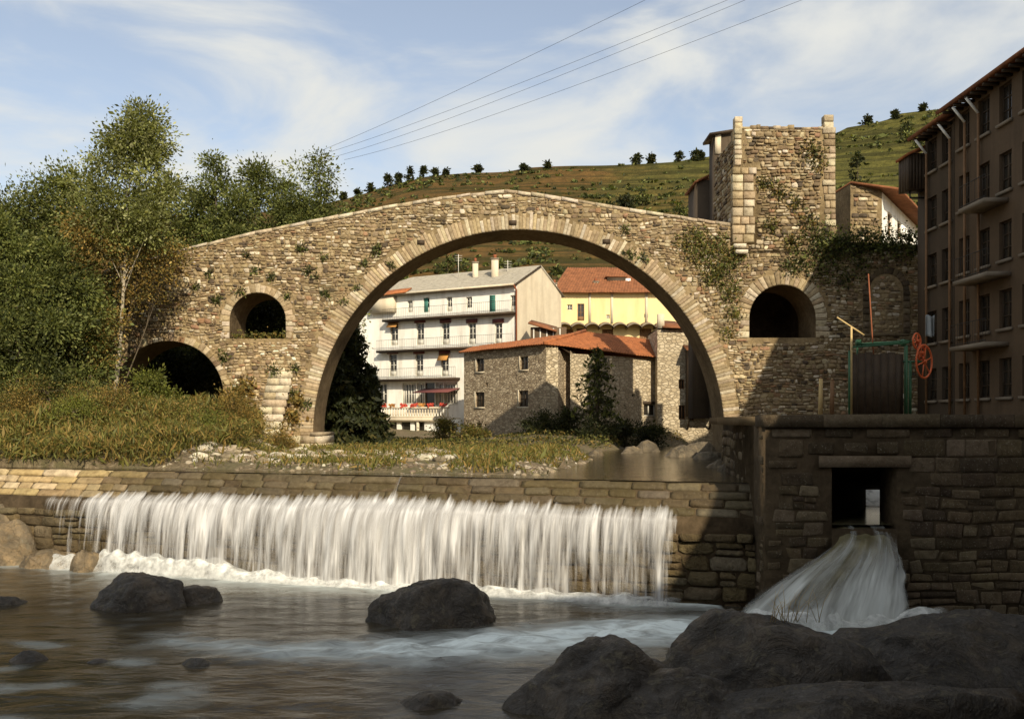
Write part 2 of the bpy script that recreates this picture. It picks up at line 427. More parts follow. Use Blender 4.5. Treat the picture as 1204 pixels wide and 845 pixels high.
def ring_quads(cx, cz, r0, r1, a0, a1, n, gap=0.012, jit=0.06, r=rng):
    out_ = []
    for i in range(n):
        t0 = a0 + (a1 - a0) * i / n; t1 = a0 + (a1 - a0) * (i + 1) / n
        g = gap / r0; ro = r1 * 1.0 + U(r, -jit, jit); 
        t0 += g; t1 -= g
        q = [(cx + r0 * math.cos(t0), cz + r0 * math.sin(t0)), (cx + ro * math.cos(t0), cz + ro * math.sin(t0)),
             (cx + ro * math.cos(t1), cz + ro * math.sin(t1)), (cx + r0 * math.cos(t1), cz + r0 * math.sin(t1))]
        out_.append(q)
    return out_

def extrude_profile(name, outer, holes, y0, y1, mat, parent, soffit=None):
    """2-D profile in (x, z) with holes, extruded from y0 (front) to y1"""
    polys = [[Vector((p[0], p[1], 0)) for p in outer]] + [[Vector((p[0], p[1], 0)) for p in h] for h in holes]
    tris = tessellate_polygon(polys)
    flat = [p for poly in ([outer] + holes) for p in poly]; n = len(flat)
    mb = MB(); V = [(p[0], y0, p[1]) for p in flat] + [(p[0], y1, p[1]) for p in flat]; Fs = []
    for t in tris:
        a, b, c = (flat[i] for i in t)
        cr_ = (b[0]-a[0])*(c[1]-a[1]) - (b[1]-a[1])*(c[0]-a[0])
        if abs(cr_) < 1e-9: continue
        t = tuple(t) if cr_ > 0 else tuple(reversed(t))
        Fs.append(t); Fs.append(tuple(i + n for i in reversed(t)))
    mb.add(V, Fs); mb.build(name, mat, parent)
    sb = MB(); o = 0
    for poly in [outer] + holes:
        k = len(poly)
        A = sum(poly[i][0]*poly[(i+1)%k][1]-poly[(i+1)%k][0]*poly[i][1] for i in range(k))
        for i in range(k):
            j = (i + 1) % k
            q = [(poly[i][0], y0, poly[i][1]), (poly[j][0], y0, poly[j][1]), (poly[j][0], y1, poly[j][1]), (poly[i][0], y1, poly[i][1])]
            sb.add(q, [(0, 1, 2, 3)] if A > 0 else [(3, 2, 1, 0)])
    sb.build('soffit', soffit or mat, parent)

# ------------------------------------------------------------------ ground and hill
def weirY(X): return 36.0 - (X + 19.7) / 3.0
def lerp(a, b, t): return a + (b - a) * t
def sm(a, b, x):
    t = min(1, max(0, (x - a) / (b - a))); return t * t * (3 - 2 * t)
def quayX(Y): return 6.77 + (Y - 25) * 0.1 if Y < 34 else 7.67 + (Y - 34) * 0.25
def ground_z(X, Y):
    if Y < weirY(X) + 0.5: 
        z = -0.9 + sm(-20.5, -24, X) * 2.2
        return z + 0.12 * nz3(X * 0.5, Y * 0.5)
    d = Y - weirY(X)
    riv_l = lerp(1.8, 4.2, sm(31, 44, Y)) if Y < 50 else lerp(4.2, 7.5, sm(50, 62, Y))
    if Y > 62: riv_l = lerp(7.5, 14, sm(62, 72, Y))
    bankt = sm(riv_l + 0.8, riv_l - 1.6, X)
    z = 3.05 + bankt * 0.62
    z = min(z, 3.30 + 0.3 * sm(0.8, 2.6, d) + 2.0 * sm(-15.5, -17.5, X) + 0.6 * sm(4, 9, d))
    left = max(0.0, -11.0 - X)
    z += bankt * min(1.45, left * 0.14 + left * 0.022 * max(0, d - 1)) * sm(0.5, 5.0, d)
    if Y > 53: z += bankt * sm(54, 66, Y) * (0.1 + .6 * sm(-6, 3, X))
    if Y > 70: z += sm(70, 100, Y) * 1.5
    if X > quayX(Y) + .6 and Y < 49.9: return -1.0
    z += 0.10 * nz3(X * 0.7, Y * 0.7, 3.1) * bankt + 0.05 * nz3(X * 2.1, Y * 2.1, 1.0)
    return z

SKY = [(-900, 300), (-300, 275), (0, 262), (130, 245), (260, 258), (385, 238), (420, 228), (450, 218), (500, 208), (560, 203), (620, 200), (700, 197),
       (760, 193), (830, 187), (900, 172), (985, 155), (1050, 138), (1100, 131), (1204, 118), (1500, 100), (2500, 120)]
RY = 330.0
def ridge_z(X):
    px = CX + X / RY * F
    for (a, ya), (b, yb) in zip(SKY, SKY[1:]):
        if a <= px <= b: y = lerp(ya, yb, (px - a) / (b - a)); break
    else: y = 290
    return EYE + (CY - y) / F * RY
def hill_z(X, Y):
    zr = ridge_z(X) + 1.2 * nz3(X * 0.03, 0.0, 5)
    t = (Y - 112) / (RY - 112)
    if t <= 1:
        t = max(0, t); s_ = t ** 1.12
        z = 4.0 + (zr - 4.0) * s_
        z += 3.0 * nz3(X * 0.012, Y * 0.012, 2) * math.sin(math.pi * t) + 0.8 * nz3(X * 0.06, Y * 0.06, 7) * math.sin(math.pi * t)
        if t > 0.02:                                       # cultivated terraces: small real steps
            st = 4.6; k = z / st + 0.25 * nz3(X * 0.01, Y * 0.008, 9); fr_ = k - math.floor(k)
            z += (sm(0.0, 0.22, fr_) - fr_) * 1.7 * sm(0.05, 0.2, t) * sm(-60, 40, X)
        return z
    return zr - (Y - RY) * 0.25 if Y < RY + 200 else zr - 50

m, nt, b = new_mat('ground'); pos = worldpos(nt)
n1 = noise_node(nt, 0.6, 6, 0.65, pos); n2 = noise_node(nt, 6, 5, 0.7, pos); n3 = noise_node(nt, 0.18, 3, 0.5, pos)
c = ramp(nt, n2.outputs['Fac'], [(0.3, (0.07, 0.05, 0.025)), (0.55, (0.17, 0.125, 0.065)), (0.75, (0.33, 0.27, 0.18))]).outputs[0]
c = mixc(nt, ramp(nt, n1.outputs['Fac'], [(0.46, (0, 0, 0)), (0.6, (.7, .7, .7))]).outputs[0], c, (0.085, 0.078, 0.025))
nt.links.new(c, b.inputs['Base Color']); b.inputs['Roughness'].default_value = 0.95
bump(nt, b, n2.outputs['Fac'], 1.0, 0.12); M_GROUND = m

def axis(segs):
    a = [segs[0][0]]
    for (x0, x1, st) in segs:
        n = max(1, int(round((x1 - x0) / st))); a += [x0 + (x1 - x0) * (i + 1) / n for i in range(n)]
    return a
def hfield(name, xs, ys, fn, mat, smooth=True):
    V = np.array([(x, y, fn(x, y)) for y in ys for x in xs]); nu, nv = len(xs), len(ys)
    I, J = np.meshgrid(np.arange(nu - 1), np.arange(nv - 1)); a = (J * nu + I).ravel()
    Fc = np.stack([a, a + 1, a + 1 + nu, a + nu], 1)
    return mesh_np(name, V, Fc.ravel(), np.full(len(Fc), 4), mat, None, None, None, smooth, center=False)
gx = axis([(-900, -120, 60), (-120, -32, 8), (-32, 20, 0.55), (20, 120, 8), (120, 900, 60)])
gy = axis([(-200, -20, 20), (-20, 20, 4), (20, 64, 0.55), (64, 120, 3)])
o = hfield('ground', gx, gy, ground_z, M_GROUND); o['kind'] = 'structure'

m, nt, b = new_mat('hillside'); pos = worldpos(nt)
sx = nt.nodes.new('ShaderNodeSeparateXYZ'); nt.links.new(pos, sx.inputs[0])
n1 = noise_node(nt, 0.02, 5, 0.6, pos, 0.4); n2 = noise_node(nt, 0.35, 6, 0.7, pos); n3 = noise_node(nt, 0.07, 5, 0.65, pos, 0.5)
heath = ramp(nt, n2.outputs['Fac'], [(0.3, (0.06, 0.04, 0.016)), (0.7, (0.16, 0.09, 0.03))]).outputs[0]
grass = ramp(nt, n2.outputs['Fac'], [(0.3, (0.05, 0.05, 0.014)), (0.7, (0.13, 0.118, 0.032))]).outputs[0]
sel = mathn(nt, 'ADD', mathn(nt, 'MULTIPLY', sx.outputs['X'], 0.0042), mathn(nt, 'ADD', mathn(nt, 'MULTIPLY', n1.outputs['Fac'], 1.1), -0.24))
c = mixc(nt, ramp(nt, sel, [(0.35, (0, 0, 0)), (0.62, (1, 1, 1))]).outputs[0], heath, grass)
c = mixc(nt, ramp(nt, n3.outputs['Fac'], [(0.5, (0, 0, 0)), (0.66, (0.75,) * 3)]).outputs[0], c, (0.045, 0.045, 0.016))
mpn = nd(nt, 'ShaderNodeMapping'); mpn.inputs['Scale'].default_value = (0.018, 0.018, 0.8); nt.links.new(pos, mpn.inputs[0])
n4 = noise_node(nt, 1.0, 3, 0.5, mpn.outputs[0], 0.3)
c = mixc(nt, ramp(nt, n4.outputs['Fac'], [(0.48, (0, 0, 0)), (0.58, (0.8,) * 3)]).outputs[0], c, (0.035, 0.034, 0.012))
nt.links.new(c, b.inputs['Base Color']); b.inputs['Roughness'].default_value = 1.0; b.inputs['Specular IOR Level'].default_value = 0.05
bump(nt, b, n2.outputs['Fac'], 1.0, 1.2); M_HILL = m
hx = axis([(-900, -260, 40), (-260, 300, 2.6), (300, 900, 40)]); hy = axis([(112, 335, 2.2), (335, 900, 40)])
o = hfield('hill', hx, hy, hill_z, M_HILL); o['kind'] = 'structure'

# ------------------------------------------------------------------ the old bridge
BY, BT = 50.0, 3.0                     # front face, thickness
def bp(px, py): q = P(px, py, BY); return (q.x, q.z)
sc = F / BY
top_px = [(40, 338), (110, 322), (170, 305), (225, 290), (300, 272), (380, 256), (450, 243), (520, 231), (570, 225.5), (593, 223), (640, 228), (700, 238), (760, 248), (820, 257), (862, 263)]
A1 = (*bp(610, 512), 242 / sc)         # main arch: centre x, z, radius
A2 = (*bp(198, 466), 65 / sc)          # low flood arch, left
A3 = (*bp(303, 377), 33 / sc, bp(0, 398)[1])      # small relieving arch, left
A4 = (*bp(920, 374), 39 / sc, bp(0, 397)[1])      # arch under the tower
ZB = 2.6
def arc(cx, cz, r, a0, a1, n): return [(cx + r * math.cos(a0 + (a1 - a0) * i / n), cz + r * math.sin(a0 + (a1 - a0) * i / n)) for i in range(n + 1)]
PI = math.pi
outer = [(bp(40, 0)[0], ZB), (A2[0] - A2[2], ZB)] + arc(A2[0], A2[1], A2[2], PI, 0, 30) + [(A2[0] + A2[2], ZB), (A1[0] - A1[2], ZB)] \
    + arc(A1[0], A1[1], A1[2], PI, 0, 72) + [(A1[0] + A1[2], ZB)]
XR = bp(1092, 0)[0]; XS = bp(871, 0)[0]
outer += [(XS, ZB), (XS, bp(0, 266)[1])]
lw_outer = [(XS, ZB), (XR, ZB), (XR, bp(0, 288)[1]), (bp(984, 0)[0], bp(0, 284)[1]), (bp(984, 0)[0], bp(0, 266)[1]), (XS, bp(0, 266)[1])]
top_pts = [bp(*p) for p in top_px]
outer += list(reversed(top_pts))
def hole_arch(A): return [(A[0] - A[2], A[3])] + [(A[0] + A[2], A[3])] + arc(A[0], A[1], A[2], 0, PI, 24)
H3, H4 = hole_arch(A3), hole_arch(A4)
bridge = thing('stone_bridge', 'old humpbacked stone bridge with one large arch over the river', 'bridge', (bp(610, 0)[0], BY + BT / 2, ZB))
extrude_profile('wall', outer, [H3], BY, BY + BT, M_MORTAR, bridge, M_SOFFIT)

def topz(x):
    for (a, za), (b_, zb) in zip(top_pts, top_pts[1:]):
        if a <= x <= b_: return lerp(za, zb, (x - a) / (b_ - a))
    return -9
RINGP = PALES + [((0.40, 0.31, 0.19), 6), ((0.33, 0.25, 0.15), 5), ((0.27, 0.20, 0.12), 2)]
RING1, RING2, RING3, RING4 = 17.5 / sc, 8 / sc, 10 / sc, 15 / sc
TX0, TX1 = bp(862, 0)[0], bp(984, 0)[0]
BA = [(-8.5 - 5.0, 3.2), (0, 0)]
def in_bridge(x, z, mg=0.03):
    if z < 3.2: return False
    if x < top_pts[0][0] + 0.1 or x > XR - 0.05: return False
    if x <= top_pts[-1][0]:
        if z > topz(x) - 0.13: return False
    elif x < TX1:
        if z > bp(0, 292)[1]: return False
    elif z > bp(0, 292)[1]: return False
    for (A, rg) in ((A1, RING1), (A2, RING2), (A3, RING3), (A4, RING4)):
        rr = A[2] + rg + mg
        if z >= A[1] and (x - A[0]) ** 2 + (z - A[1]) ** 2 < rr * rr: return False
        if len(A) == 3:
            if z < A[1] and abs(x - A[0]) < A[2] + (0.55 if A is A1 else 0.05): return False
        elif A[3] - 0.16 < z < A[1] and abs(x - A[0]) < A[2] + 0.05: return False
    # blind arch on the landward wall
    if abs(x - BLX) < BLW + 0.35 and z < BLZ and z > BLB: return False
    if z >= BLZ and (x - BLX) ** 2 + (z - BLZ) ** 2 < (BLW + 0.35) ** 2: return False
    return True
BLX, BLZ, BLB, BLW = bp(1042, 0)[0], bp(0, 342)[1], bp(0, 392)[1], 20 / sc
FB = Frame((0, BY), (1, BY))
r = random.Random(11)
quads = rubble_quads(r, top_pts[0][0], bp(870, 0)[0], 3.3, 18, (0.11, 0.25), (0.13, 0.38), in_bridge, gap=0.016, wave=0.28, jit=0.5)
lower_pale = lambda q, t: tuple(min(0.7, c_ * (1.22 if q[0][1] < bp(0, 400)[1] and q[0][0] > bp(270, 0)[0] else 1.0)) for c_ in t)
masonry(bridge, quads, FB, M_STONE, OCHRES, r, (0.015, 0.085), 300, tintfn=lower_pale, cut=(.15, .46))
# arch rings: every voussoir a stone of its own
def ring(A, rg, n, parent, fr, pal=PALES, proud=(0.03, 0.06), a0=0.0, a1=PI, name='voussoir', jit=0.08):
    rr = random.Random(int(A[0] * 100))
    for q in ring_quads(A[0], A[1], A[2] + 0.005, A[2] + rg, a0, a1, n, 0.007, jit, rr):
        V, Fs = stone_geo(rr, q, fr, U(rr, *proud), (0.02, 0.06), tilt=0.008)
        m_ = MB(); m_.add(V, Fs, pick(rr, pal)); m_.build(name, M_ASHLAR, parent)
ring(A1, RING1, 190, bridge, FB, RINGP, (0.012, 0.032), jit=0.2)
ring(A2, RING2, 34, bridge, FB, OCHRES, jit=0.15)
ring(A3, RING3, 19, bridge, FB, RINGP, (.015, .04))
# jambs and sill of the small arches
for A, wd_ in ((A3, RING3), (A4, RING4)):
    z = A[3]
    while z < A[1] - 0.05:
        h = min(U(r, 0.26, 0.36), A[1] - z)
        for sg in (-1, 1):
            xa, xb = sorted((A[0] + sg * (A[2] + 0.01), A[0] + sg * (A[2] + wd_ * U(r, 0.7, 1.2))))
            V, Fs = stone_geo(r, [(xa, z + .01), (xb, z + .01), (xb, z + h - .01), (xa, z + h - .01)], FB, 0.05, (0.03, 0.09), tilt=0.01)
            m_ = MB(); m_.add(V, Fs, pick(r, PALES)); m_.build('jamb_stone', M_ASHLAR, bridge)
        z += h
# parapet coping slabs
rc = random.Random(5)
for (a, za), (b_, zb) in zip(top_pts, top_pts[1:]):
    ln = math.hypot(b_ - a, zb - za); n = max(1, int(round(ln / 0.85)))
    for i in range(n):
        x0, x1 = lerp(a, b_, i / n) + 0.015, lerp(a, b_, (i + 1) / n) - 0.015
        z0, z1 = lerp(za, zb, i / n) + U(rc, -0.03, 0.02), lerp(za, zb, (i + 1) / n) + U(rc, -0.03, 0.02)
        if x0 > TX0 - 0.1: continue
        t_ = U(rc, 0.13, 0.2); y0 = BY - U(rc, 0.02, 0.09); y1 = BY + 0.45
        m_ = MB()
        m_.add([(x0, y0, z0 - t_), (x1, y0, z1 - t_), (x1, y1, z1 - t_), (x0, y1, z0 - t_), (x0, y0 + .02, z0), (x1, y0 + .02, z1), (x1, y1, z1 + .01), (x0, y1, z0 + .01)],
               [(0, 3, 2, 1), (4, 5, 6, 7), (0, 1, 5, 4), (1, 2, 6, 5), (2, 3, 7, 6), (3, 0, 4, 7)], pick(rc, PALES))
        m_.build('coping_stone', M_ASHLAR, bridge)
# pier foot with impost ledge, and the pale buttress facing
def prism(mb, pts_front, y_front, y_back, tint=(1, 1, 1)):
    n = len(pts_front)
    V = [(p[0], y_front if len(p) < 3 else p[2], p[1]) for p in pts_front] + [(p[0], y_back, p[1]) for p in pts_front]
    Fs = [tuple(range(n)), tuple(range(2 * n - 1, n - 1, -1))] + [(j, i, i + n, j + n) for i, j in [(k, (k + 1) % n) for k in range(n)]]
    mb.add(V, Fs, tint); return mb
rp = random.Random(9)
for k, (ya, yb) in enumerate(((512, 521), (521, 532), (532, 545))):
    x = 338 - k * 3
    while x < 379:
        x2 = min(380 + k, x + U(rp, 13, 20))
        if 380 + k - x2 < 6: x2 = 380 + k
        a, b_ = bp(x, 0)[0], bp(x2, 0)[0]
        m_ = MB(); m_.box((a + .01, BY - 0.25 - 0.08 * k, bp(0, yb)[1] + .01), (b_ - .01, BY + BT + 0.1, bp(0, ya)[1] - .01), pick(rp, PALES)); m_.build('footing_block', M_ASHLAR, bridge)
        x = x2
m_ = MB(); m_.box((bp(366, 0)[0], BY - 0.3, bp(0, 512)[1]), (bp(380, 0)[0], BY + BT + 0.12, bp(0, 508)[1]), (0.30, 0.24, 0.16)); m_.build('impost_ledge', M_ASHLAR, bridge)
btx = [(304, 512), (331, 512), (335, 470), (346, 436), (318, 436), (310, 475)]
rows = 9
for i in range(rows):                                     # battered facing in courses
    ya, yb = lerp(512, 436, i / rows), lerp(512, 436, (i + 1) / rows)
    la, ra = lerp(304, 318, i / rows), lerp(332, 346, i / rows)
    k = 2 if i % 2 else 1
    for j in range(k):
        xa, xb = lerp(la, ra, j / k), lerp(la, ra, (j + 1) / k)
        a, b_ = bp(xa, ya), bp(xb, yb); off = lerp(0.75, 0.10, i / rows); off2 = lerp(0.75, 0.10, (i + 1) / rows)
        m_ = MB(); m_.add([(a[0], BY - off, a[1]), (b_[0], BY - off, a[1]), (b_[0], BY + .1, a[1]), (a[0], BY + .1, a[1]),
                           (a[0] + .02, BY - off2, b_[1] - .012), (b_[0] - .01, BY - off2, b_[1] - .012), (b_[0] - .01, BY + .1, b_[1] - .012), (a[0] + .02, BY + .1, b_[1] - .012)],
                          [(0, 3, 2, 1), (4, 5, 6, 7), (0, 1, 5, 4), (1, 2, 6, 5), (2, 3, 7, 6), (3, 0, 4, 7)], tuple(c_ * 1.15 for c_ in pick(rp, PALES)))
        m_.build('buttress_block', M_ASHLAR, bridge)
# putlog holes near the crown: dark sockets in the ring
for px, py in ((603, 262), (713, 284), (495, 285)):
    a = bp(px, py); m_ = MB(); m_.box((a[0] - .2, BY - .075, a[1] - .12), (a[0] + .2, BY + .1, a[1] + .12), (0.05, 0.04, 0.03)); m_.build('beam_socket', M_WOOD, bridge)

# ------------------------------------------------------------------ landward wall right of the bridge (same quay wall line) with the blind arch
lw = thing('quay_wall', 'long shaded rubble wall carrying the arch below the gate tower', 'wall', (bp(975, 0)[0], BY + 0.5, 5.3))
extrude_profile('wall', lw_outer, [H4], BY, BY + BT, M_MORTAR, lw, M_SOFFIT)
r = random.Random(21)
quads = rubble_quads(r, bp(871, 0)[0], XR, 3.3, 16, (0.11, 0.25), (0.14, 0.42), in_bridge, gap=0.016, wave=0.22, seed=4.0, jit=0.45)
masonry(lw, quads, FB, M_STONE, OCHRES, r, (0.015, 0.09), 300, cut=(.12, .42))
ring(A4, RING4, 25, lw, FB, RINGP, jit=.12)
ring((BLX, BLZ, BLW), 0.32, 13, lw, FB, BROWNS)
m_ = MB()
m_.add([(p[0], BY - 0.012, p[1]) for p in [(BLX - BLW, BLB), (BLX + BLW, BLB)] + arc(BLX, BLZ, BLW, 0, PI, 16)], [tuple(range(19))], (0.16, 0.12, 0.075))
m_.build('blocked_doorway', M_MORTAR, lw)
def in_blind(x, z): return abs(x - BLX) < BLW - .04 and BLB + .03 < z and (z < BLZ or (x - BLX) ** 2 + (z - BLZ) ** 2 < (BLW - .05) ** 2)
masonry(lw, rubble_quads(random.Random(23), BLX - BLW, BLX + BLW, BLB, BLZ + BLW, (.12, .24), (.16, .42), in_blind, gap=.018, wave=.1, jit=.4), FB, M_STONE, OCHRES, random.Random(24), (.02, .05), 0, rest='infill_stonework', cut=(.12, .4))
z = BLB
while z < BLZ - .05:
    h = min(U(r, .28, .42), BLZ - z)
    for sg in (-1, 1):
        xa, xb = sorted((BLX + sg * BLW, BLX + sg * (BLW + 0.34)))
        V, Fs = stone_geo(r, [(xa, z + .01), (xb, z + .01), (xb, z + h - .01), (xa, z + h - .01)], FB, 0.09, (.03, .08)); m_ = MB(); m_.add(V, Fs, pick(r, BROWNS)); m_.build('jamb_stone', M_ASHLAR, lw)
    z += h
m_ = MB(); m_.box((BLX - BLW - .3, BY - .13, BLB - .16), (BLX + BLW + .3, BY + .05, BLB), pick(r, BROWNS)); m_.build('sill', M_ASHLAR, lw)

# ------------------------------------------------------------------ gate tower
TY = 49.88; tsc = F / TY
def tp(px, py): q = P(px, py, TY); return (q.x, q.z)
tx0, tx1 = tp(864, 0)[0], tp(981, 0)[0]; tz1 = tp(0, 149)[1]; tz0 = bp(0, 296)[1]
tower = thing('gate_tower', 'square roofless stone gate tower standing over the end of the bridge', 'tower', ((tx0 + tx1) / 2, TY + 2.5, tz0))
m_ = MB(); m_.box((tx0, TY, tz0), (tx1, TY + .9, tz1 - .1)); m_.build('front_wall', M_MORTAR, tower)
m_ = MB(); m_.box((tx0, TY + .9, tz0), (tx0 + .6, TY + 5.0, tz1 - .5)); m_.build('side_wall', M_MORTAR, tower)
m_ = MB(); m_.box((tx1 - .6, TY + .9, tz0), (tx1, TY + 5.0, tz1 - 3.5)); m_.build('side_wall', M_MORTAR, tower)
FT = Frame((0, TY), (1, TY))
r = random.Random(31)
ax1 = tp(888, 0)[0]; az0, az1 = tp(0, 286)[1], tp(0, 196)[1]; qx = tp(966, 0)[0]
def in_tower(x, z):
    if not (tx0 + .05 < x < tx1 - .05 and tz0 < z < tz1): return False
    if x < ax1 + .05 and az0 - .05 < z < az1 + .05: return False
    if x > qx: return False
    if x < tx0 + 0.42 and z > az1: return False
    return True
quads = rubble_quads(r, tx0, tx1, tz0, tz1, (0.11, 0.27), (0.15, 0.46), in_tower, gap=0.016, wave=0.16, seed=9.0, jit=0.45)
masonry(tower, quads, FT, M_STONE, OCHRES, r, (0.02, 0.12), 300, tilt=0.035, cut=(.12, .42))
z = tz0 + .15; k = 0
while z < tz1 - .1:                                      # right-hand quoins, long and short
    h = U(r, 0.26, 0.46); wq = U(r, .5, .7) if k % 2 else U(r, .26, .4)
    xb = tx1 + .03 + U(r, 0, .03) + max(0, (tp(0, 230)[1] - z)) * .022
    V, Fs = stone_geo(r, [(xb - wq, z + .012), (xb, z + .012), (xb, z + h - .012), (xb - wq, z + h - .012)], FT, U(r, .06, .12), (.03, .12), embed=.2)
    m_ = MB(); m_.add(V, Fs, pick(r, RINGP)); m_.build('quoin', M_ASHLAR, tower)
    if wq < .5:
        V, Fs = stone_geo(r, [(xb - wq - U(r, .2, .3), z + .02), (xb - wq - .02, z + .02), (xb - wq - .02, z + h - .02), (xb - wq - .25, z + h - .02)], FT, U(r, .04, .09), (.05, .2)); m_ = MB(); m_.add(V, Fs, pick(r, OCHRES)); m_.build('stone', M_STONE, tower)
    z += h; k += 1
z = az1 + .05
while z < tz1 - .1:                                      # upper left corner stones
    h = U(r, .22, .38); wq = U(r, .26, .42)
    V, Fs = stone_geo(r, [(tx0 - .02, z + .012), (tx0 + wq, z + .012), (tx0 + wq, z + h - .012), (tx0 - .02, z + h - .012)], FT, U(r, .05, .1), (.03, .12), embed=.2)
    m_ = MB(); m_.add(V, Fs, pick(r, PALES)); m_.build('quoin', M_ASHLAR, tower); z += h
z = az0
while z < az1 - .12:                                     # dressed corner facing, lower left
    h = U(r, .36, .52); h = min(h, az1 - z); s_ = tx0 - .16
    while s_ < ax1 - .1:
        wq = U(r, .42, .85); e = min(s_ + wq, ax1 + U(r, -.1, .22))
        if e - s_ < .15: break
        V, Fs = stone_geo(r, [(s_ + .01, z + .01), (e - .01, z + .01), (e - .01, z + h - .01), (s_ + .01, z + h - .01)], FT, U(r, .14, .19), (.02, .06), embed=.3, tilt=.01)
        m_ = MB(); m_.add(V, Fs, pick(r, RINGP)); m_.build('ashlar_block', M_ASHLAR, tower); s_ += wq
    z += h
for (xa, xb, za, zb) in ((862, 876, 292, 287.5), (864, 878, 299, 294.5)):
    a, b_ = tp(xa, za), tp(xb, zb); m_ = MB(); m_.box((a[0], TY - .3, a[1]), (b_[0], TY + .3, b_[1]), (.6, .53, .4)); m_.build('corbel', M_ASHLAR, tower)
for (xa, xb, zt) in ((864, 873, 137), (969, 980, 135)):  # stubs of the broken corners
    a, b_ = tp(xa, 149), tp(xb, zt); n = 2
    for i in range(n):
        z0, z1 = lerp(a[1] - .12, b_[1], i / n), lerp(a[1] - .12, b_[1], (i + 1) / n)
        m_ = MB(); V, Fs = stone_geo(r, [(a[0], z0 + .01), (b_[0], z0 + .01), (b_[0], z1 - .01), (a[0], z1 - .01)], FT, .06, (.04, .12), embed=.45); m_.add(V, Fs, pick(r, PALES))
        n_ = len(m_.v); m_.f.append(tuple(range(7, -1, -1))); m_.build('corner_stub', M_ASHLAR, tower)
FTL = Frame((tx0, TY + 5.0), (tx0, TY))                  # left side, in its own shade
quads = rubble_quads(r, 0.05, 4.95, tz0, tz1 - .1, (0.16, 0.32), (0.24, 0.62), lambda x, z: 0 < x < 4.95 and tz0 < z < tz1 - .1 and not (x > 4.3 and z < az1), gap=0.02, wave=0.1, seed=2)
quads = [q for q in quads if max(p[1] for p in q) < tz1 - .5]
masonry(tower, quads, FTL, M_STONE, OCHRES, r, (0.02, 0.09), 0, rest='side_stonework')
s_ = tx0 + .35                                           # ragged top course
while s_ < tx1 - .6:
    wq = U(r, .22, .5); h = U(r, .05, .22); m_ = MB(); m_.box((s_, TY - .02, tz1 - .15), (s_ + wq - .02, TY + .5, tz1 + h - .1), pick(r, OCHRES)); m_.build('cap_stone', M_STONE, tower); s_ += wq

# ------------------------------------------------------------------ the weir
A0, B0 = (-31.0, weirY(-31.0)), (7.9, weirY(7.9))
FW = Frame(A0, B0)                                       # origin at the left, normal towards the lower pool
WLn = FW.len
ZC, ZL = 3.42, 2.52
FALL0, FALL1 = FW.s_of(72), FW.s_of(818)
weir = thing('stone_weir', 'low stone weir with courses of worn blocks crossing the river', 'weir', FW.pt(WLn / 2, 0.0, 0))
mb = MB()
prof = [(-1.6, ZC - .06), (-.02, ZC - .06), (0.86, ZL - .05), (0.98, ZL - .3), (1.05, -1.2), (-1.6, -1.2)]     # (outward, z)
V = [FW.pt(0, z, d) for d, z in prof] + [FW.pt(WLn, z, d) for d, z in prof]; n = len(prof)
mb.add(V, [tuple(range(n - 1, -1, -1)), tuple(range(n, 2 * n))] + [(i, j, j + n, i + n) for i, j in [(k, (k + 1) % n) for k in range(n)]])
mb.build('core', M_DARKMORTAR, weir)
class SlopeFrame:                                        # sloping apron below the crest
    def __init__(s): s.a = Vector((FW.n.x * .88, FW.n.y * .88, -(ZC - ZL))).normalized(); s.n = Vector((FW.n.x * (ZC - ZL), FW.n.y * (ZC - ZL), .88)).normalized(); s.h = math.hypot(.88, ZC - ZL)
    def pt(s, u, v, d=0.0): return FW.pt(u, ZC - .06, -.02) + s.a * (s.h - v) + s.n * d
SF = SlopeFrame(); r = random.Random(41)
nco = 4
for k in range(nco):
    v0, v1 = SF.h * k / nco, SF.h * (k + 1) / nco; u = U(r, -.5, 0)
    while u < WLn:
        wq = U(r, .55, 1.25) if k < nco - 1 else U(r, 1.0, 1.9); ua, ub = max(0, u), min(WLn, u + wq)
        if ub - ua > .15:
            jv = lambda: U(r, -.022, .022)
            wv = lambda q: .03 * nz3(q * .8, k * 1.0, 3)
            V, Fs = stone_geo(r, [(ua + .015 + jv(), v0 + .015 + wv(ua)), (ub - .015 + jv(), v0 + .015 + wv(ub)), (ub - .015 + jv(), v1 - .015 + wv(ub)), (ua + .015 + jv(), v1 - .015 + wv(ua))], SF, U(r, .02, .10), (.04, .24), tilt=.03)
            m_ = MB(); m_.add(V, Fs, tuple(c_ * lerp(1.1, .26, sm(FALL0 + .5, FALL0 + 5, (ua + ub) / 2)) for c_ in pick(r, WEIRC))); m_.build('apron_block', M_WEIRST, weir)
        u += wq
FW2 = Frame(tuple(FW.pt(0, 0, 1.0))[:2], tuple(FW.pt(WLn, 0, 1.0))[:2])
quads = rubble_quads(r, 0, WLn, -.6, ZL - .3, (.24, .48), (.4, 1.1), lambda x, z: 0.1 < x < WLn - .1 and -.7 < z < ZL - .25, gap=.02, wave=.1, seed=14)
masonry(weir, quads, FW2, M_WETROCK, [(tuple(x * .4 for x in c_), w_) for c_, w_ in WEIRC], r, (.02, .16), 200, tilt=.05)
# crest slabs
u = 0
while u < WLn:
    wq = U(r, 1.0, 2.2); e = min(WLn, u + wq); m_ = MB(); m_.fbox(FW, u + .01, e - .01, ZC - .25, ZC - .03 + U(r, -.015, .015), -.75, .02, tuple(c_ * lerp(.85, .2, sm(FALL0 + .5, FALL0 + 5, u)) for c_ in pick(r, WEIRC))); m_.build('crest_slab', M_WEIRST, weir); u = e

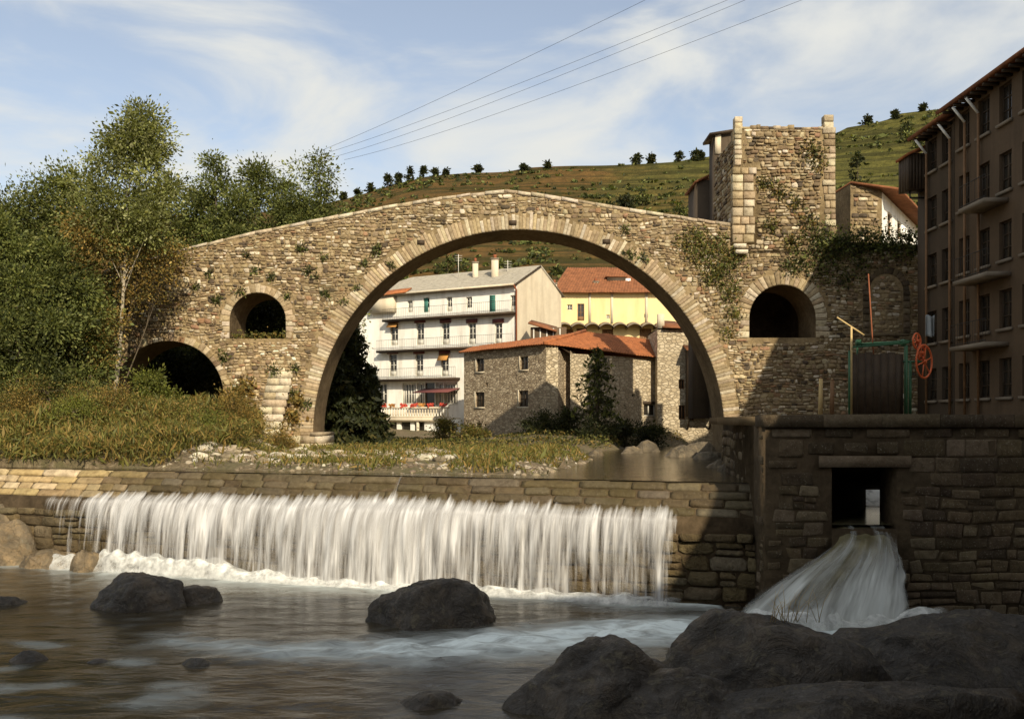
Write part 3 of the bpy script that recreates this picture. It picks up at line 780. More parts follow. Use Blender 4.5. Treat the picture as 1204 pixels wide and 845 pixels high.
# ------------------------------------------------------------------ quay platform and sluice
PZ = EYE + (CY - 487) / F * 25.0                         # top of the platform, close to eye level
SX0, SX1 = (978 - CX) / F * 25, (1055 - CX) / F * 25      # sluice opening
SZ1, SZ0 = EYE + (CY - 549) / F * 25, EYE + (CY - 622) / F * 25
plat = thing('sluice_wall', 'massive dark masonry quay wall pierced by the square sluice opening', 'wall', (13, 26, 0))
X0, X1 = 6.77, 34.0
mb = MB()                                                # front wall around the opening, 1.2 m thick
def slab(a, b_, z0, z1, y0=25.0, y1=26.2): mb.box((a, y0, z0), (b_, y1, z1))
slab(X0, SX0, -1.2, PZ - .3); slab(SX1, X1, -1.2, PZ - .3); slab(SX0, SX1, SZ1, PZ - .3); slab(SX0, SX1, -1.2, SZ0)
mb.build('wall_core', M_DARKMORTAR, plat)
mb = MB(); V = [(X0, 26.2), (X0 + .01, 26.2), (7.67, 34), (11.67, 50), (X0 + 1.2, 26.2), (8.87, 34), (12.9, 50)]
mb.add([(X0, 26.2, -1.2), (7.67, 34, -1.2), (8.87, 34, -1.2), (X0 + 1.2, 26.2, -1.2), (X0, 26.2, PZ - .3), (7.67, 34, PZ - .3), (8.87, 34, PZ - .3), (X0 + 1.2, 26.2, PZ - .3)],
       [(0, 3, 2, 1), (4, 5, 6, 7), (1, 0, 4, 5), (2, 1, 5, 6), (3, 2, 6, 7), (0, 3, 7, 4)])
mb.add([(7.67, 34, 1), (11.67, 49.9, 1), (12.9, 49.9, 1), (8.87, 34, 1), (7.67, 34, PZ - .3), (11.67, 49.9, PZ - .3), (12.9, 49.9, PZ - .3), (8.87, 34, PZ - .3)],
       [(0, 3, 2, 1), (4, 5, 6, 7), (1, 0, 4, 5), (2, 1, 5, 6), (3, 2, 6, 7), (0, 3, 7, 4)])
mb.build('return_wall', M_DARKMORTAR, plat)
# the channel behind the opening, slanting away, open to the sky at its far end
mb = MB(); FCY = 31.0; cl, cr2 = 11.35 * FCY / 30.0, 12.5 * FCY / 30.0
mb.add([(SX0, 26.2, SZ0 - .3), (cl, FCY, SZ0 - .3), (cl, FCY, PZ - .3), (SX0, 26.2, PZ - .3)], [(0, 1, 2, 3)])
mb.add([(SX1, 26.2, SZ0 - .3), (cr2, FCY, SZ0 - .3), (cr2, FCY, PZ - .3), (SX1, 26.2, PZ - .3)], [(3, 2, 1, 0)])
mb.add([(SX0, 26.2, SZ1), (cl, FCY, SZ0 + .62), (cr2, FCY, SZ0 + .62), (SX1, 26.2, SZ1)], [(0, 1, 2, 3)])
mb.add([(cl - 1.0, 36.5, 1.2), (cr2 + 5.0, 36.5, 1.2), (cr2 + 5.0, 36.5, PZ - .3), (cl - 1.0, 36.5, PZ - .3)], [(0, 1, 2, 3)])
mb.build('channel_lining', M_DARKMORTAR, plat)
# paving of the platform, left open over the far end of the channel
mb = MB()
mb.box((X0 + .02, 25.02, PZ - .3), (X1, 31.0, PZ - .05)); mb.box((7.7, 31.0, PZ - .3), (cl, 36.5, PZ - .05)); mb.box((cr2 + 4.0, 31.0, PZ - .3), (X1, 36.5, PZ - .05))
mb.add([(7.95, 36.5, PZ - .05), (X1, 36.5, PZ - .05), (X1, 49.9, PZ - .05), (11.65, 49.9, PZ - .05)], [(0, 1, 2, 3)])
mb.build('paving', M_EARTH, plat)
FS = Frame((0, 25), (1, 25)); r = random.Random(51)
def in_sl(x, z):
    if not (X0 + .02 < x < 19.5 and -.6 < z < PZ - .36): return False
    return not (SX0 - .03 < x < SX1 + .03 and SZ0 - .8 < z < SZ1 + .33)
quads = rubble_quads(r, X0, 19.5, 3.45, PZ, (.34, .5), (.5, 1.15), in_sl, gap=.014, wave=.03, jit=.1)
quads += rubble_quads(r, X0, 19.5, -.5, 3.42, (.22, .45), (.3, .8), in_sl, gap=.02, wave=.12, jit=.3)
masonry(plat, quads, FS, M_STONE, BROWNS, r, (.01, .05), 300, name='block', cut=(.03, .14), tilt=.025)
m_ = MB(); m_.box((SX0 - .35, 24.93, SZ1), (SX1 + .35, 25.3, SZ1 + .3), (.17, .125, .08)); m_.build('lintel', M_ASHLAR, plat)
x = X0 - .05
while x < 19.8:
    wq = U(r, .8, 1.6); m_ = MB(); m_.box((x + .01, 24.88, PZ - .34), (x + wq - .01, 25.9, PZ + U(r, -.015, .02)), pick(r, BROWNS)); m_.build('coping_stone', M_ASHLAR, plat); x += wq
FQ = Frame((7.67, 34), (X0, 25.1)); quads = rubble_quads(r, 0, FQ.len, -.5, PZ - .35, (.24, .42), (.35, .9), lambda x, z: .05 < x < FQ.len - .05 and -.6 < z < PZ - .36, gap=.02, wave=.1)
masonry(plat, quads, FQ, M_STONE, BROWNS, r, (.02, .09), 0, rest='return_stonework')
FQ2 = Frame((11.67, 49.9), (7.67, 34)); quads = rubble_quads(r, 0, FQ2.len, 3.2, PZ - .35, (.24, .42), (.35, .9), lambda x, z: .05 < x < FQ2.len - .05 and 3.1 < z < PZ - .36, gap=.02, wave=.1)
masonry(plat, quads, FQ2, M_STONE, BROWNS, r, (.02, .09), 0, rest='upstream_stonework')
# ------------------------------------------------------------------ water
def water_mat(name, base, foam_c=(0.76, 0.83, 0.80), rough=0.12, bscale=1.6, bstr=0.5, stretch=(1, 2.2, 1)):
    m, nt, b = new_mat(name); pos = worldpos(nt)
    mpn = nd(nt, 'ShaderNodeMapping'); mpn.inputs['Scale'].default_value = stretch; mpn.inputs['Rotation'].default_value = (0, 0, R(12)); nt.links.new(pos, mpn.inputs[0])
    n1 = noise_node(nt, bscale, 4, 0.55, mpn.outputs[0], 0.6); n2 = noise_node(nt, bscale * 0.35, 3, 0.5, mpn.outputs[0], 0.8)
    n3 = noise_node(nt, 1.1, 6, 0.62, mpn.outputs[0], 1.2)
    at = nd(nt, 'ShaderNodeAttribute', attribute_name='foam')
    fm = mathn(nt, 'MULTIPLY', at.outputs['Fac'], mathn(nt, 'ADD', mathn(nt, 'MULTIPLY', n3.outputs['Fac'], 2.4), -0.42), clamp=True)
    c = mixc(nt, fm, mixc(nt, n2.outputs['Fac'], tuple(x * 0.6 for x in base), tuple(x * 1.4 for x in base)), foam_c)
    nt.links.new(c, b.inputs['Base Color']); b.inputs['IOR'].default_value = 1.33
    nt.links.new(mathn(nt, 'ADD', mathn(nt, 'MULTIPLY', fm, 0.5), rough), b.inputs['Roughness'])
    h = mathn(nt, 'ADD', mathn(nt, 'MULTIPLY', n1.outputs['Fac'], 0.6), n2.outputs['Fac'])
    bump(nt, b, h, bstr, 0.10); return m
M_POOL = water_mat('pool_water', (0.040, 0.031, 0.018), rough=0.2, bscale=1.5, bstr=0.5)
M_POOL.node_tree.nodes['Principled BSDF'].inputs['Specular IOR Level'].default_value = .34
M_UPPER = water_mat('upper_water', (0.055, 0.042, 0.022), rough=0.10, bscale=2.0, bstr=0.35)

def chan_foam(X, Y):
    """white water: along the foot of the falls, and the tail of the sluice race drifting across the pool"""
    ww = weirY(X) - 1.05 / 0.9487
    d = ww - Y
    f = 0.0
    if -20.5 < X < 5.8:
        wd = 0.9 + 0.6 * nz3(X * 0.5, 2.0) + (0.5 if -14 < X < -2 else 0)
        f = 1.35 * math.exp(-max(0, d - .15) / max(.2, wd) * 1.5) * sm(-20.5, -18.0, X)
    # tail race: from the sluice foot to the left
    for (xa, ya, wa), (xb, yb, wb) in zip(RACE, RACE[1:]):
        dx, dy = xb - xa, yb - ya; t = max(0, min(1, ((X - xa) * dx + (Y - ya) * dy) / (dx * dx + dy * dy)))
        q = math.hypot(X - xa - dx * t, (Y - ya - dy * t)) / lerp(wa, wb, t)
        amp = 1.75 - 0.075 * max(0, 9 - (xa + dx * t))
        f = max(f, amp * math.exp(-q * q * 1.4))
    # broken water over the shallows, left
    f = max(f, 0.35 * sm(0.15, 0.55, nz3(X * 0.55, Y * 0.9, 4)) * sm(-4, -8, X) * sm(24.5, 21, Y))
    return f + 0.10 * nz3(X * 1.7, Y * 3.0, 8)
RACE = [(10.2, 23.6, .8), (8.6, 23.3, 1.2), (6.3, 23.6, 1.2), (4.0, 23.3, 1.4), (1.2, 22.2, 1.6), (-2.0, 21.2, 1.4), (-5.2, 21.0, .9), (-8.0, 22.0, .5)]
xs = axis([(-34, -20, .5), (-20, 12, .16), (12, 24, 1.0)]); ys = axis([(-10, 14, 2), (14, 38.5, .16), (38.5, 42, 1)])
def pool_z(X, Y):
    a = 0.02 + 0.025 * nz3(X * .9, Y * 1.6, 1)
    for (xa, ya, wa), (xb, yb, wb) in zip(RACE, RACE[1:]):
        dx, dy = xb - xa, yb - ya; t = max(0, min(1, ((X - xa) * dx + (Y - ya) * dy) / (dx * dx + dy * dy)))
        q = math.hypot(X - xa - dx * t, (Y - ya - dy * t)) / (lerp(wa, wb, t) * 1.3)
        if q < 1.6: a += 0.07 * math.exp(-q * q) * (nz3(X * 1.3, Y * 2.4, 3) + .4)
    return a
V = np.array([(x, y, pool_z(x, y)) for y in ys for x in xs]); fo = np.array([max(0, chan_foam(x, y)) for x, y, _ in V])
nu, nv = len(xs), len(ys); I, J = np.meshgrid(np.arange(nu - 1), np.arange(nv - 1)); a = (J * nu + I).ravel()
Fc = np.stack([a, a + 1, a + 1 + nu, a + nu], 1)
o = mesh_np('river_pool', V, Fc.ravel(), np.full(len(Fc), 4), M_POOL, None, None, {'foam': fo}, True, center=False); o['kind'] = 'structure'
# upstream water, level with the crest
def uw(name, pts, z, n=2):
    V = [(x, y, z) for x, y in pts]
    o = mesh_np(name, V, list(range(len(V))), [len(V)], M_UPPER, None, None, {'foam': [0.0] * len(V)}, False, center=False); o['kind'] = 'structure'
uw('upper_river', [(-30.9, weirY(-30.9) + .0), (7.66, weirY(7.66) + .0), (7.66, 34), (11.6, 50), (14, 64), (16, 76), (-2, 76), (-14, 60), (-14, 46), (-30.9, weirY(-30.9) + 5)], ZC - .005)

# falling water: a rippled sheet following crest, apron and drop; strands by thin and thick runs along the flow
def fall_mat(name, tintc=(0.60, 0.59, 0.57), us=1.0, lo=0.0):
    m, nt, b = new_mat(name)
    au = nd(nt, 'ShaderNodeAttribute', attribute_name='along'); av = nd(nt, 'ShaderNodeAttribute', attribute_name='down'); ad = nd(nt, 'ShaderNodeAttribute', attribute_name='dens')
    cb = nt.nodes.new('ShaderNodeCombineXYZ')
    nt.links.new(mathn(nt, 'MULTIPLY', au.outputs['Fac'], 3.2 * us), cb.inputs[0]); nt.links.new(mathn(nt, 'MULTIPLY', av.outputs['Fac'], 0.32), cb.inputs[1])
    cb2 = nt.nodes.new('ShaderNodeCombineXYZ')
    nt.links.new(mathn(nt, 'MULTIPLY', au.outputs['Fac'], 11.0 * us), cb2.inputs[0]); nt.links.new(mathn(nt, 'MULTIPLY', av.outputs['Fac'], 0.7), cb2.inputs[1])
    n1 = noise_node(nt, 1.0, 3, 0.55, cb.outputs[0], 0.35); n2 = noise_node(nt, 1.0, 3, 0.6, cb2.outputs[0], 0.2)
    st = mathn(nt, 'ADD', mathn(nt, 'MULTIPLY', n1.outputs['Fac'], 1.3), mathn(nt, 'MULTIPLY', n2.outputs['Fac'], 0.7))    # mean 1
    al = mathn(nt, 'MULTIPLY_ADD', st, 1.5); nt.nodes[-1].inputs[2].default_value = -1.5
    al = mathn(nt, 'ADD', al, ad.outputs['Fac'], clamp=True)
    nt.links.new(al, b.inputs['Alpha'])
    c = ramp(nt, mathn(nt, 'MULTIPLY', st, .5), [(0.36, (tintc[0] * .5, tintc[1] * .48, tintc[2] * .46)), (0.60, tintc)]).outputs[0]
    nt.links.new(c, b.inputs['Base Color']); b.inputs['Roughness'].default_value = 0.35
    b.inputs['Subsurface Weight'].default_value = 0.0
    bump(nt, b, st, 0.35, 0.05); return m
M_FALL = fall_mat('falling_water')
M_RACE = fall_mat('race_water', (0.66, 0.68, 0.63), 0.4)
path = [(0.0, ZC + .0), (.28, ZC - .24), (.62, ZC - .60), (.92, ZL + .04), (1.12, ZL - .08), (1.27, ZL - .28), (1.36, ZL - .55), (1.44, ZL - 1.0), (1.50, 1.0), (1.54, .5), (1.58, -.05)]
pl = [0.0]
for (a0, b0), (a1, b1) in zip(path, path[1:]): pl.append(pl[-1] + math.hypot(a1 - a0, b1 - b0))
def path_at(t):
    q = t * pl[-1]
    for i in range(len(pl) - 1):
        if q <= pl[i + 1] + 1e-9:
            k = (q - pl[i]) / (pl[i + 1] - pl[i]); return lerp(path[i][0], path[i + 1][0], k), lerp(path[i][1], path[i + 1][1], k), q
LIP = pl[4] / pl[-1]
def fall_pt(u, v, out_=0.0, sd=0.0):
    s_ = lerp(FALL0, FALL1, u); d, z, q = path_at(v)
    k = sm(.25, .6, v)
    w_ = .05 + .09 * k * (nz3(s_ * 1.9, z * .25 + sd, 2 + sd) + .5 * nz3(s_ * 5.5, z * .3, 5 + sd)) + .16 * k * nz3(s_ * .35, 0, 9 + sd)
    return FW.pt(s_, z + .035 * (1 - k), d + w_ + out_ * k)
def fall_extra(sd):
    def f(uu, vv, V):
        s_ = FALL0 + (FALL1 - FALL0) * uu
        den = np.zeros(len(uu)); sarr = {}
        for i, (a_, v_) in enumerate(zip(s_, vv)):
            t = (a_ - FALL0) / (FALL1 - FALL0)
            key = int(round(a_ * 20))
            if key not in sarr: sarr[key] = nz3(a_ * .55, 1.3 + sd) * .45 + nz3(a_ * .16, 7.3) * .35
            base = lerp(-.22, .80, sm(0.0, .24, t)) + lerp(0, -.15, sm(.86, 1.0, t))
            if v_ < LIP: x = base - 1.5 + 1.6 * sm(LIP * .40, LIP, v_)
            else: x = base + .85 * math.exp(-(v_ - LIP) * 5.0) - .36
            x += .55 * sm(.94, 1.0, v_) - 1.6 * sm(.965, 1.0, t) - .9 * sm(.03, 0, t)
            den[i] = x + sarr[key]
        return {'along': s_, 'down': vv * pl[-1], 'dens': den}
    return f
falls = thing('waterfall', 'wide white curtain of water falling over the stone weir', 'waterfall', FW.pt((FALL0 + FALL1) / 2, 0, 1.4))
grid_mesh('water_curtain', 520, 34, lambda u, v: fall_pt(u, v), M_FALL, falls, fall_extra(0))
grid_mesh('water_strands', 520, 34, lambda u, v: fall_pt(u, max(.22, v), .14, 3.7), M_FALL, falls, lambda uu, vv, V: {k: (x - .62 if k == 'dens' else x + (3.3 if k == 'along' else 0)) for k, x in fall_extra(3.7)(uu, vv, V).items()})
# boil at the foot: heaped foam
def boil(u, v):
    s_ = lerp(FALL0 + .6, FALL1 - .2, u); t = v
    hgt = .15 + .24 * (nz3(s_ * .9, 3) + .5) + .40 * math.exp(-((s_ - FW.s_of(260)) / 1.9) ** 2) + .45 * math.exp(-((s_ - FW.s_of(175)) / 1.5) ** 2) + .25 * math.exp(-((s_ - FW.s_of(108)) / .7) ** 2)
    hgt *= (1 + .35 * nz3(s_ * 2.2, t * 2, 5))
    d = 1.25 + t * (.75 + .25 * nz3(s_ * .6, 8))
    return FW.pt(s_, -.03 + hgt * math.sin(math.pi * min(1, t * .75 + .25)) ** 1.0 + .03 * nz3(s_ * 2, t * 3, 1), d)
m, nt, b = new_mat('foam'); pos = worldpos(nt); n1 = noise_node(nt, 3.2, 5, .65, pos)
at = nd(nt, 'ShaderNodeAttribute', attribute_name='dens')
nt.links.new(mathn(nt, 'MULTIPLY', at.outputs['Fac'], mathn(nt, 'MULTIPLY_ADD', n1.outputs['Fac'], 2.6), clamp=True), b.inputs['Alpha']); nt.nodes[-1]
for n_ in nt.nodes:
    if n_.type == 'MATH' and n_.operation == 'MULTIPLY_ADD': n_.inputs[2].default_value = -.5
b.inputs['Base Color'].default_value = (.74, .74, .69, 1); b.inputs['Roughness'].default_value = .6; bump(nt, b, n1.outputs['Fac'], .8, .1); M_FOAM = m
grid_mesh('foam', 420, 14, boil, M_FOAM, falls, lambda uu, vv, V: {'dens': np.clip((.85 * np.clip((1 - uu) * 14, 0, 1)) * np.sin(np.pi * np.clip(vv * .8 + .12, 0, 1)) * (0.55 + .45 * np.clip(uu * 3, 0, 1)) + .1, 0, 1.2)})

# sluice race
race = thing('sluice_race', 'steep tongue of water pouring out of the sluice opening', 'waterfall', (9.2, 24.4, 0))
def race_pt(u, v, sd=0.0):
    tl, tr = SX0 + .05, SX1 - .02; bl, br = 5.5, 10.0
    k = v ** .85; u0 = u; u = u + .035 * nz3(v * 3.5, 3.0 + sd) * v + (.10 * nz3(v * 9, u0 * 3 + sd, 1) * v * (1 if u0 < .06 or u0 > .94 else 0))
    xl = lerp(tl, bl, sm(.12, 1.0, v) ** 1.1); xr = lerp(tr, br, sm(.45, 1, v))
    x = lerp(xl, xr, u)
    y = 25.3 - 1.75 * v - .55 * math.sin(PI * u) * v
    z = (SZ0 + .12) * (1 - v ** 1.5) - .04
    kk = .05 + .12 * v
    return Vector((x, y - kk * nz3(u * 6, v * 1.6, 4 + sd) - .3 * kk * nz3(u * 16, v * 2.4, 2 + sd), z + kk * .5 * nz3(u * 7, v * 2, 9 + sd)))
def race_extra(uu, vv, V):
    return {'along': uu * 4.0, 'down': vv * 3.2, 'dens': .12 + .85 * vv ** 1.5 + np.where(uu > .7, .35 * vv, 0) - 1.3 * np.exp(-uu / .05) - 1.3 * np.exp(-(1 - uu) / .04) - .3 * np.exp(-((uu - .45) / .2) ** 2) * (1 - vv)}
m, nt, b = new_mat('race_body'); n1 = noise_node(nt, 2.0, 4, .6, worldpos(nt))
nt.links.new(ramp(nt, n1.outputs['Fac'], [(.3, (.10, .085, .04)), (.7, (.24, .21, .12))]).outputs[0], b.inputs['Base Color']); b.inputs['Roughness'].default_value = .2; M_RBODY = m
grid_mesh('race_body', 60, 40, lambda u, v: race_pt(lerp(.12, .9, u), v * .8) + Vector((0, .09, -.05)), M_RBODY, race)
grid_mesh('race_foam', 140, 50, lambda u, v: race_pt(u, v, 3), M_RACE, race, race_extra)
mb = MB(); mb.add([(SX0, 25.2, SZ0 + .1), (SX1, 25.2, SZ0 + .1), (cr2, FCY, SZ0 + .05), (cl, FCY, SZ0 + .05)], [(0, 1, 2, 3)]); mb.build('channel_water', M_RBODY, race)
def casc(u, v):
    return Vector((lerp(cl - .8, cr2 + 3.9, u), lerp(FCY + .1, 35.8, v), SZ0 + .08 + .55 * sm(.2, .6, v) + .5 * sm(.7, 1, v) + .05 * nz3(u * 8, v * 8)))
grid_mesh('head_water', 30, 30, casc, M_FOAM, race, lambda uu, vv, V: {'dens': 1.2 + 0 * uu})

def rboil(u, v):
    x = lerp(5.5, 11.0, u); a = .25 + .4 * (nz3(x * 1.1, 4) + .5) + .12 * nz3(x * 4, v * 3, 2)
    return Vector((x + .15 * nz3(x * 3, v * 2), lerp(24.0, 22.9, v) + .2 * nz3(x * .8, 3), -.02 + max(.02, a) * math.sin(PI * min(1, v * .8 + .2))))
grid_mesh('race_boil', 90, 10, rboil, M_FOAM, race, lambda uu, vv, V: {'dens': 1.5 * (1 - vv) ** .7 * np.clip(np.minimum(uu, 1 - uu) * 8, 0, 1)})
# ------------------------------------------------------------------ buildings
def wall_open(name, fr, s0, s1, z0, z1, ops, mat, parent, depth=.22):
    """a facade sheet with real rectangular openings and their reveals; ops: (s0, s1, z0, z1)"""
    ss = sorted(set([s0, s1] + [v for o_ in ops for v in o_[:2]])); zs = sorted(set([z0, z1] + [v for o_ in ops for v in o_[2:4]]))
    ss = [v for v in ss if s0 <= v <= s1]; zs = [v for v in zs if z0 <= v <= z1]
    mb = MB()
    for a, b_ in zip(ss, ss[1:]):
        for c_, d_ in zip(zs, zs[1:]):
            mx_, mz = (a + b_) / 2, (c_ + d_) / 2
            if any(o_[0] < mx_ < o_[1] and o_[2] < mz < o_[3] for o_ in ops): continue
            mb.add([fr.pt(a, c_), fr.pt(b_, c_), fr.pt(b_, d_), fr.pt(a, d_)], [(0, 1, 2, 3)])
    for (a, b_, c_, d_) in [o_[:4] for o_ in ops]:
        q = [(a, c_), (b_, c_), (b_, d_), (a, d_)]
        for i in range(4):
            p0, p1 = q[i], q[(i + 1) % 4]
            mb.add([fr.pt(*p0), fr.pt(*p1), fr.pt(*p1, -depth), fr.pt(*p0, -depth)], [(3, 2, 1, 0)])
    return mb.build(name, mat, parent)
def window(fr, op, parent, frame_mat, depth=.2, name='window', mull=1, trans=2, fw=.07, door=False):
    a, b_, c_, d_ = op[:4]; mb = MB()
    dd = -depth
    for (s0, s1, z0, z1) in [(a, a + fw, c_, d_), (b_ - fw, b_, c_, d_), (a + fw, b_ - fw, d_ - fw, d_), (a + fw, b_ - fw, c_, c_ + (fw if not door else .45))]: mb.fbox(fr, s0, s1, z0, z1, dd, dd + .06)
    for i in range(mull): s_ = lerp(a, b_, (i + 1) / (mull + 1)); mb.fbox(fr, s_ - fw * .5, s_ + fw * .5, c_ + fw, d_ - fw, dd, dd + .055)
    for i in range(trans): z = lerp(c_, d_, (i + 1) / (trans + 1)); mb.fbox(fr, a + fw, b_ - fw, z - .025, z + .025, dd, dd + .05)
    o = mb.build(name, frame_mat, parent)
    m_ = MB(); m_.add([fr.pt(a, c_, dd + .015), fr.pt(b_, c_, dd + .015), fr.pt(b_, d_, dd + .015), fr.pt(a, d_, dd + .015)], [(0, 1, 2, 3)]); m_.build('pane', M_GLASS, o)
    return o
def hollow(fr, op, parent, mat=None, depth=.2, name='opening'):
    a, b_, c_, d_ = op[:4]; m_ = MB(); m_.add([fr.pt(a, c_, -depth), fr.pt(b_, c_, -depth), fr.pt(b_, d_, -depth), fr.pt(a, d_, -depth)], [(0, 1, 2, 3)]); return m_.build(name, mat or M_GLASS, parent)
def opx(fr, x0, x1, y0, y1):
    s0, s1 = fr.s_of(x0), fr.s_of(x1); sm_ = (s0 + s1) / 2; return (s0, s1, fr.z_of(y1, sm_), fr.z_of(y0, sm_))
def railing(fr, s0, s1, z, d, h, parent, mat=None, step=.2, bar=.011, name='railing'):
    mb = MB(); mb.fbox(fr, s0, s1, z + h - .025, z + h, d - .015, d + .015); mb.fbox(fr, s0, s1, z + .06, z + .09, d - .015, d + .015)
    n = int((s1 - s0) / step)
    for i in range(n + 1): s_ = lerp(s0, s1, i / n); mb.fbox(fr, s_ - bar / 2, s_ + bar / 2, z, z + h, d - bar / 2, d + bar / 2)
    return mb.build(name, mat or M_IRON, parent)
def tile_roof(name, a, b_, c_, d_, mat, parent, per=.26, amp=.055, rows=.42, thick=.08, seed=0):
    """barrel tiles: a-b the eave (left to right), d-c the ridge; a real corrugated surface with stepped courses"""
    a, b_, c_, d_ = map(Vector, (a, b_, c_, d_)); wl = (b_ - a).length; hl = max((d_ - a).length, (c_ - b_).length)
    nu = max(8, int(wl / per * 6)); nrow = max(2, int(hl / rows)); nv = nrow * 2 + 1
    nrm = (b_ - a).cross(d_ - a if (d_ - a).length > .1 else c_ - a).normalized()
    if nrm.z < 0: nrm = -nrm
    def fn(u, v):
        p = a.lerp(b_, u).lerp(d_.lerp(c_, u), v); ph = u * wl / per
        col = math.floor(ph); x = abs(math.sin(PI * ph)) ** .8
        j = round(v * (nv - 1)); stp = .035 if j % 2 == 0 else 0
        jit = .018 * math.sin(col * 12.9898 + seed + (j // 2) * 78.233)
        return p + nrm * (x * amp + stp + jit)
    o = grid_mesh(name, nu, nv, fn, mat, parent, smooth=False)
    md = o.modifiers.new('thickness', 'SOLIDIFY'); md.thickness = thick; md.offset = -1
    return o
def flat_poly(name, pts, mat, parent, thick=.0):
    m_ = MB(); m_.add(pts, [tuple(range(len(pts)))])
    o = m_.build(name, mat, parent)
    if thick: md = o.modifiers.new('thickness', 'SOLIDIFY'); md.thickness = thick; md.offset = -1
    return o

# ---- the white hotel behind the arch
HA, HB = (-14.5, 88.5), (0.44, 80.0)
FH = Frame(HA, HB); hl = FH.len
hotel = thing('white_hotel', 'white four-storey hotel with grey roof and long iron balconies', 'building', FH.pt(hl / 2, 3.6, -4))
HE = FH.z_of(334, hl); HZ = 3.4
tops = [opx(FH, *q) for q in ((479, 485, 353, 367), (498, 505, 350, 367), (525, 531.5, 349, 366), (548, 555, 349, 362), (575.5, 582.5, 347, 366.5), (600, 606, 347, 366))]
mids = [opx(FH, x - 4.5, x + 4.5, 379.5, 404.5 + (x - 555) * -.012) for x in (463.5, 494, 524, 555, 586)]
lows = [opx(FH, x - 4.5, x + 4.5, 416, 442) for x in (462, 493, 523)]
gl = [opx(FH, *q) for q in ((440, 455, 450, 476), (473, 489, 450, 476), (490, 499, 450, 476), (499.5, 511, 450, 478), (512, 521, 450, 476), (522, 538, 450, 476))]
base = [opx(FH, *q) for q in ((447, 452, 496, 510), (455, 466.5, 496, 510), (471, 482.5, 496, 510), (487, 499, 496, 510), (518, 525, 496, 512), (528, 532, 496, 512))]
ops = tops + mids + lows + gl + base
FH2 = Frame(tuple(FH.pt(0, 0, 1.7))[:2], tuple(FH.pt(hl, 0, 1.7))[:2])
base = [opx(FH2, *q) for q in ((447, 452, 496, 510), (455, 466.5, 496, 510), (471, 482.5, 496, 510), (487, 499, 496, 510), (518, 525, 496, 512), (528, 532, 496, 512))]
bs0, bs1 = FH2.s_of(436), FH2.s_of(541.5)
wall_open('front_wall', FH, 0, hl, HZ, HE, tops + mids + lows + gl, M_WHITE, hotel)
wall_open('basement_wall', FH2, bs0, bs1, HZ - .4, FH2.z_of(492.5, bs1), base, M_WHITE, hotel)
for i, o_ in enumerate(tops):
    if i == 4:
        m_ = MB(); m_.fbox(FH, o_[0], o_[1], o_[2], o_[3], -.05, -.01)
        for k in range(8): z = lerp(o_[2], o_[3], (k + .5) / 8); m_.fbox(FH, o_[0] + .06, o_[1] - .06, z - .05, z + .05, -.01, .012)
        m_.build('closed_shutter', M_GREEN, hotel)
    else:
        window(FH, o_, hotel, M_WFRAME, door=i != 3)
    if i == 1:
        m_ = MB(); m_.fbox(FH, o_[0] - .02, o_[0] + .42, o_[2], o_[3], -.14, -.09); m_.build('green_shutter', M_GREEN, hotel)
for o_ in mids + lows:
    window(FH, o_, hotel, M_WFRAME, door=True, trans=3)
    sm_ = (o_[0] + o_[1]) / 2
    m_ = MB(); m_.fbox(FH, o_[0] - .16, o_[1] + .16, o_[3], o_[3] + .34, .0, .12); m_.build('blind_box', M_AWN, hotel)
for o_, dz in ((mids[0], .45), (lows[2], .6)):
    a_, b_ = o_[0] - .12, o_[1] + .12
    flat_poly('awning', [FH.pt(a_, o_[3], .1), FH.pt(b_, o_[3], .1), FH.pt(b_, o_[3] - dz, .5), FH.pt(a_, o_[3] - dz, .5)], M_AWNO, hotel, .02)
for i, o_ in enumerate(gl):
    if i == 3: hollow(FH, o_, hotel)
    else: window(FH, o_, hotel, M_WFRAME, mull=4 if i in (1, 5) else 2, trans=1, fw=.16)
for i, o_ in enumerate(base): hollow(FH2, o_, hotel, depth=.22, name='basement_opening')
# balconies: floor slab and railing each
for nm, py, e0, e1, dpt in (('top', 366.5, 455, 607, .75), ('mid', 405.3, 448, 607, .75), ('low', 443.5, 440, 541, .8)):
    s0, s1 = FH.s_of(e0), min(hl - .05, FH.s_of(e1)); z = FH.z_of(py, s1)
    m_ = MB(); m_.fbox(FH, s0, s1, z - .22, z - .02, .0, dpt); m_.build('balcony_slab', M_WOOD, hotel)
    railing(FH, s0, s1, z - .02, dpt - .04, .95, hotel)
# terrace with balustrade
s0, s1 = FH.s_of(437), FH.s_of(541.5); zt = FH.z_of(491, s1)
m_ = MB(); m_.fbox(FH, s0, s1, zt - .3, zt, .0, 2.0); m_.build('terrace_slab', M_CREAM, hotel)
m_ = MB(); m_.fbox(FH, s0, s1, zt + .82, zt + .95, 1.78, 2.02); m_.fbox(FH, s0, s1, zt, zt + .16, 1.8, 2.0); bal = m_.build('balustrade', M_CREAM, hotel)
n = 34
for i in range(n):
    s_ = lerp(s0 + .1, s1 - .1, i / (n - 1)); m_ = MB()
    c0 = FH.pt(s_, zt + .16, 1.9); m_.tube([c0, c0 + Vector((0, 0, .2)), c0 + Vector((0, 0, .42)), c0 + Vector((0, 0, .66))], [.05, .085, .05, .06], 6); m_.build('baluster', M_CREAM, bal)
for i in range(4):
    s_ = lerp(s0 + .1, s1 - .1, i / 3); m_ = MB(); m_.fbox(FH, s_ - .12, s_ + .12, 3.2, zt - .3, 1.72, 1.9); m_.build('terrace_post', M_CREAM, hotel)
m_ = MB(); m_.fbox(FH, FH.s_of(449), s1, 3.3, FH.z_of(511, s1), 1.71, 2.1); m_.build('plinth', M_CREAM, hotel)
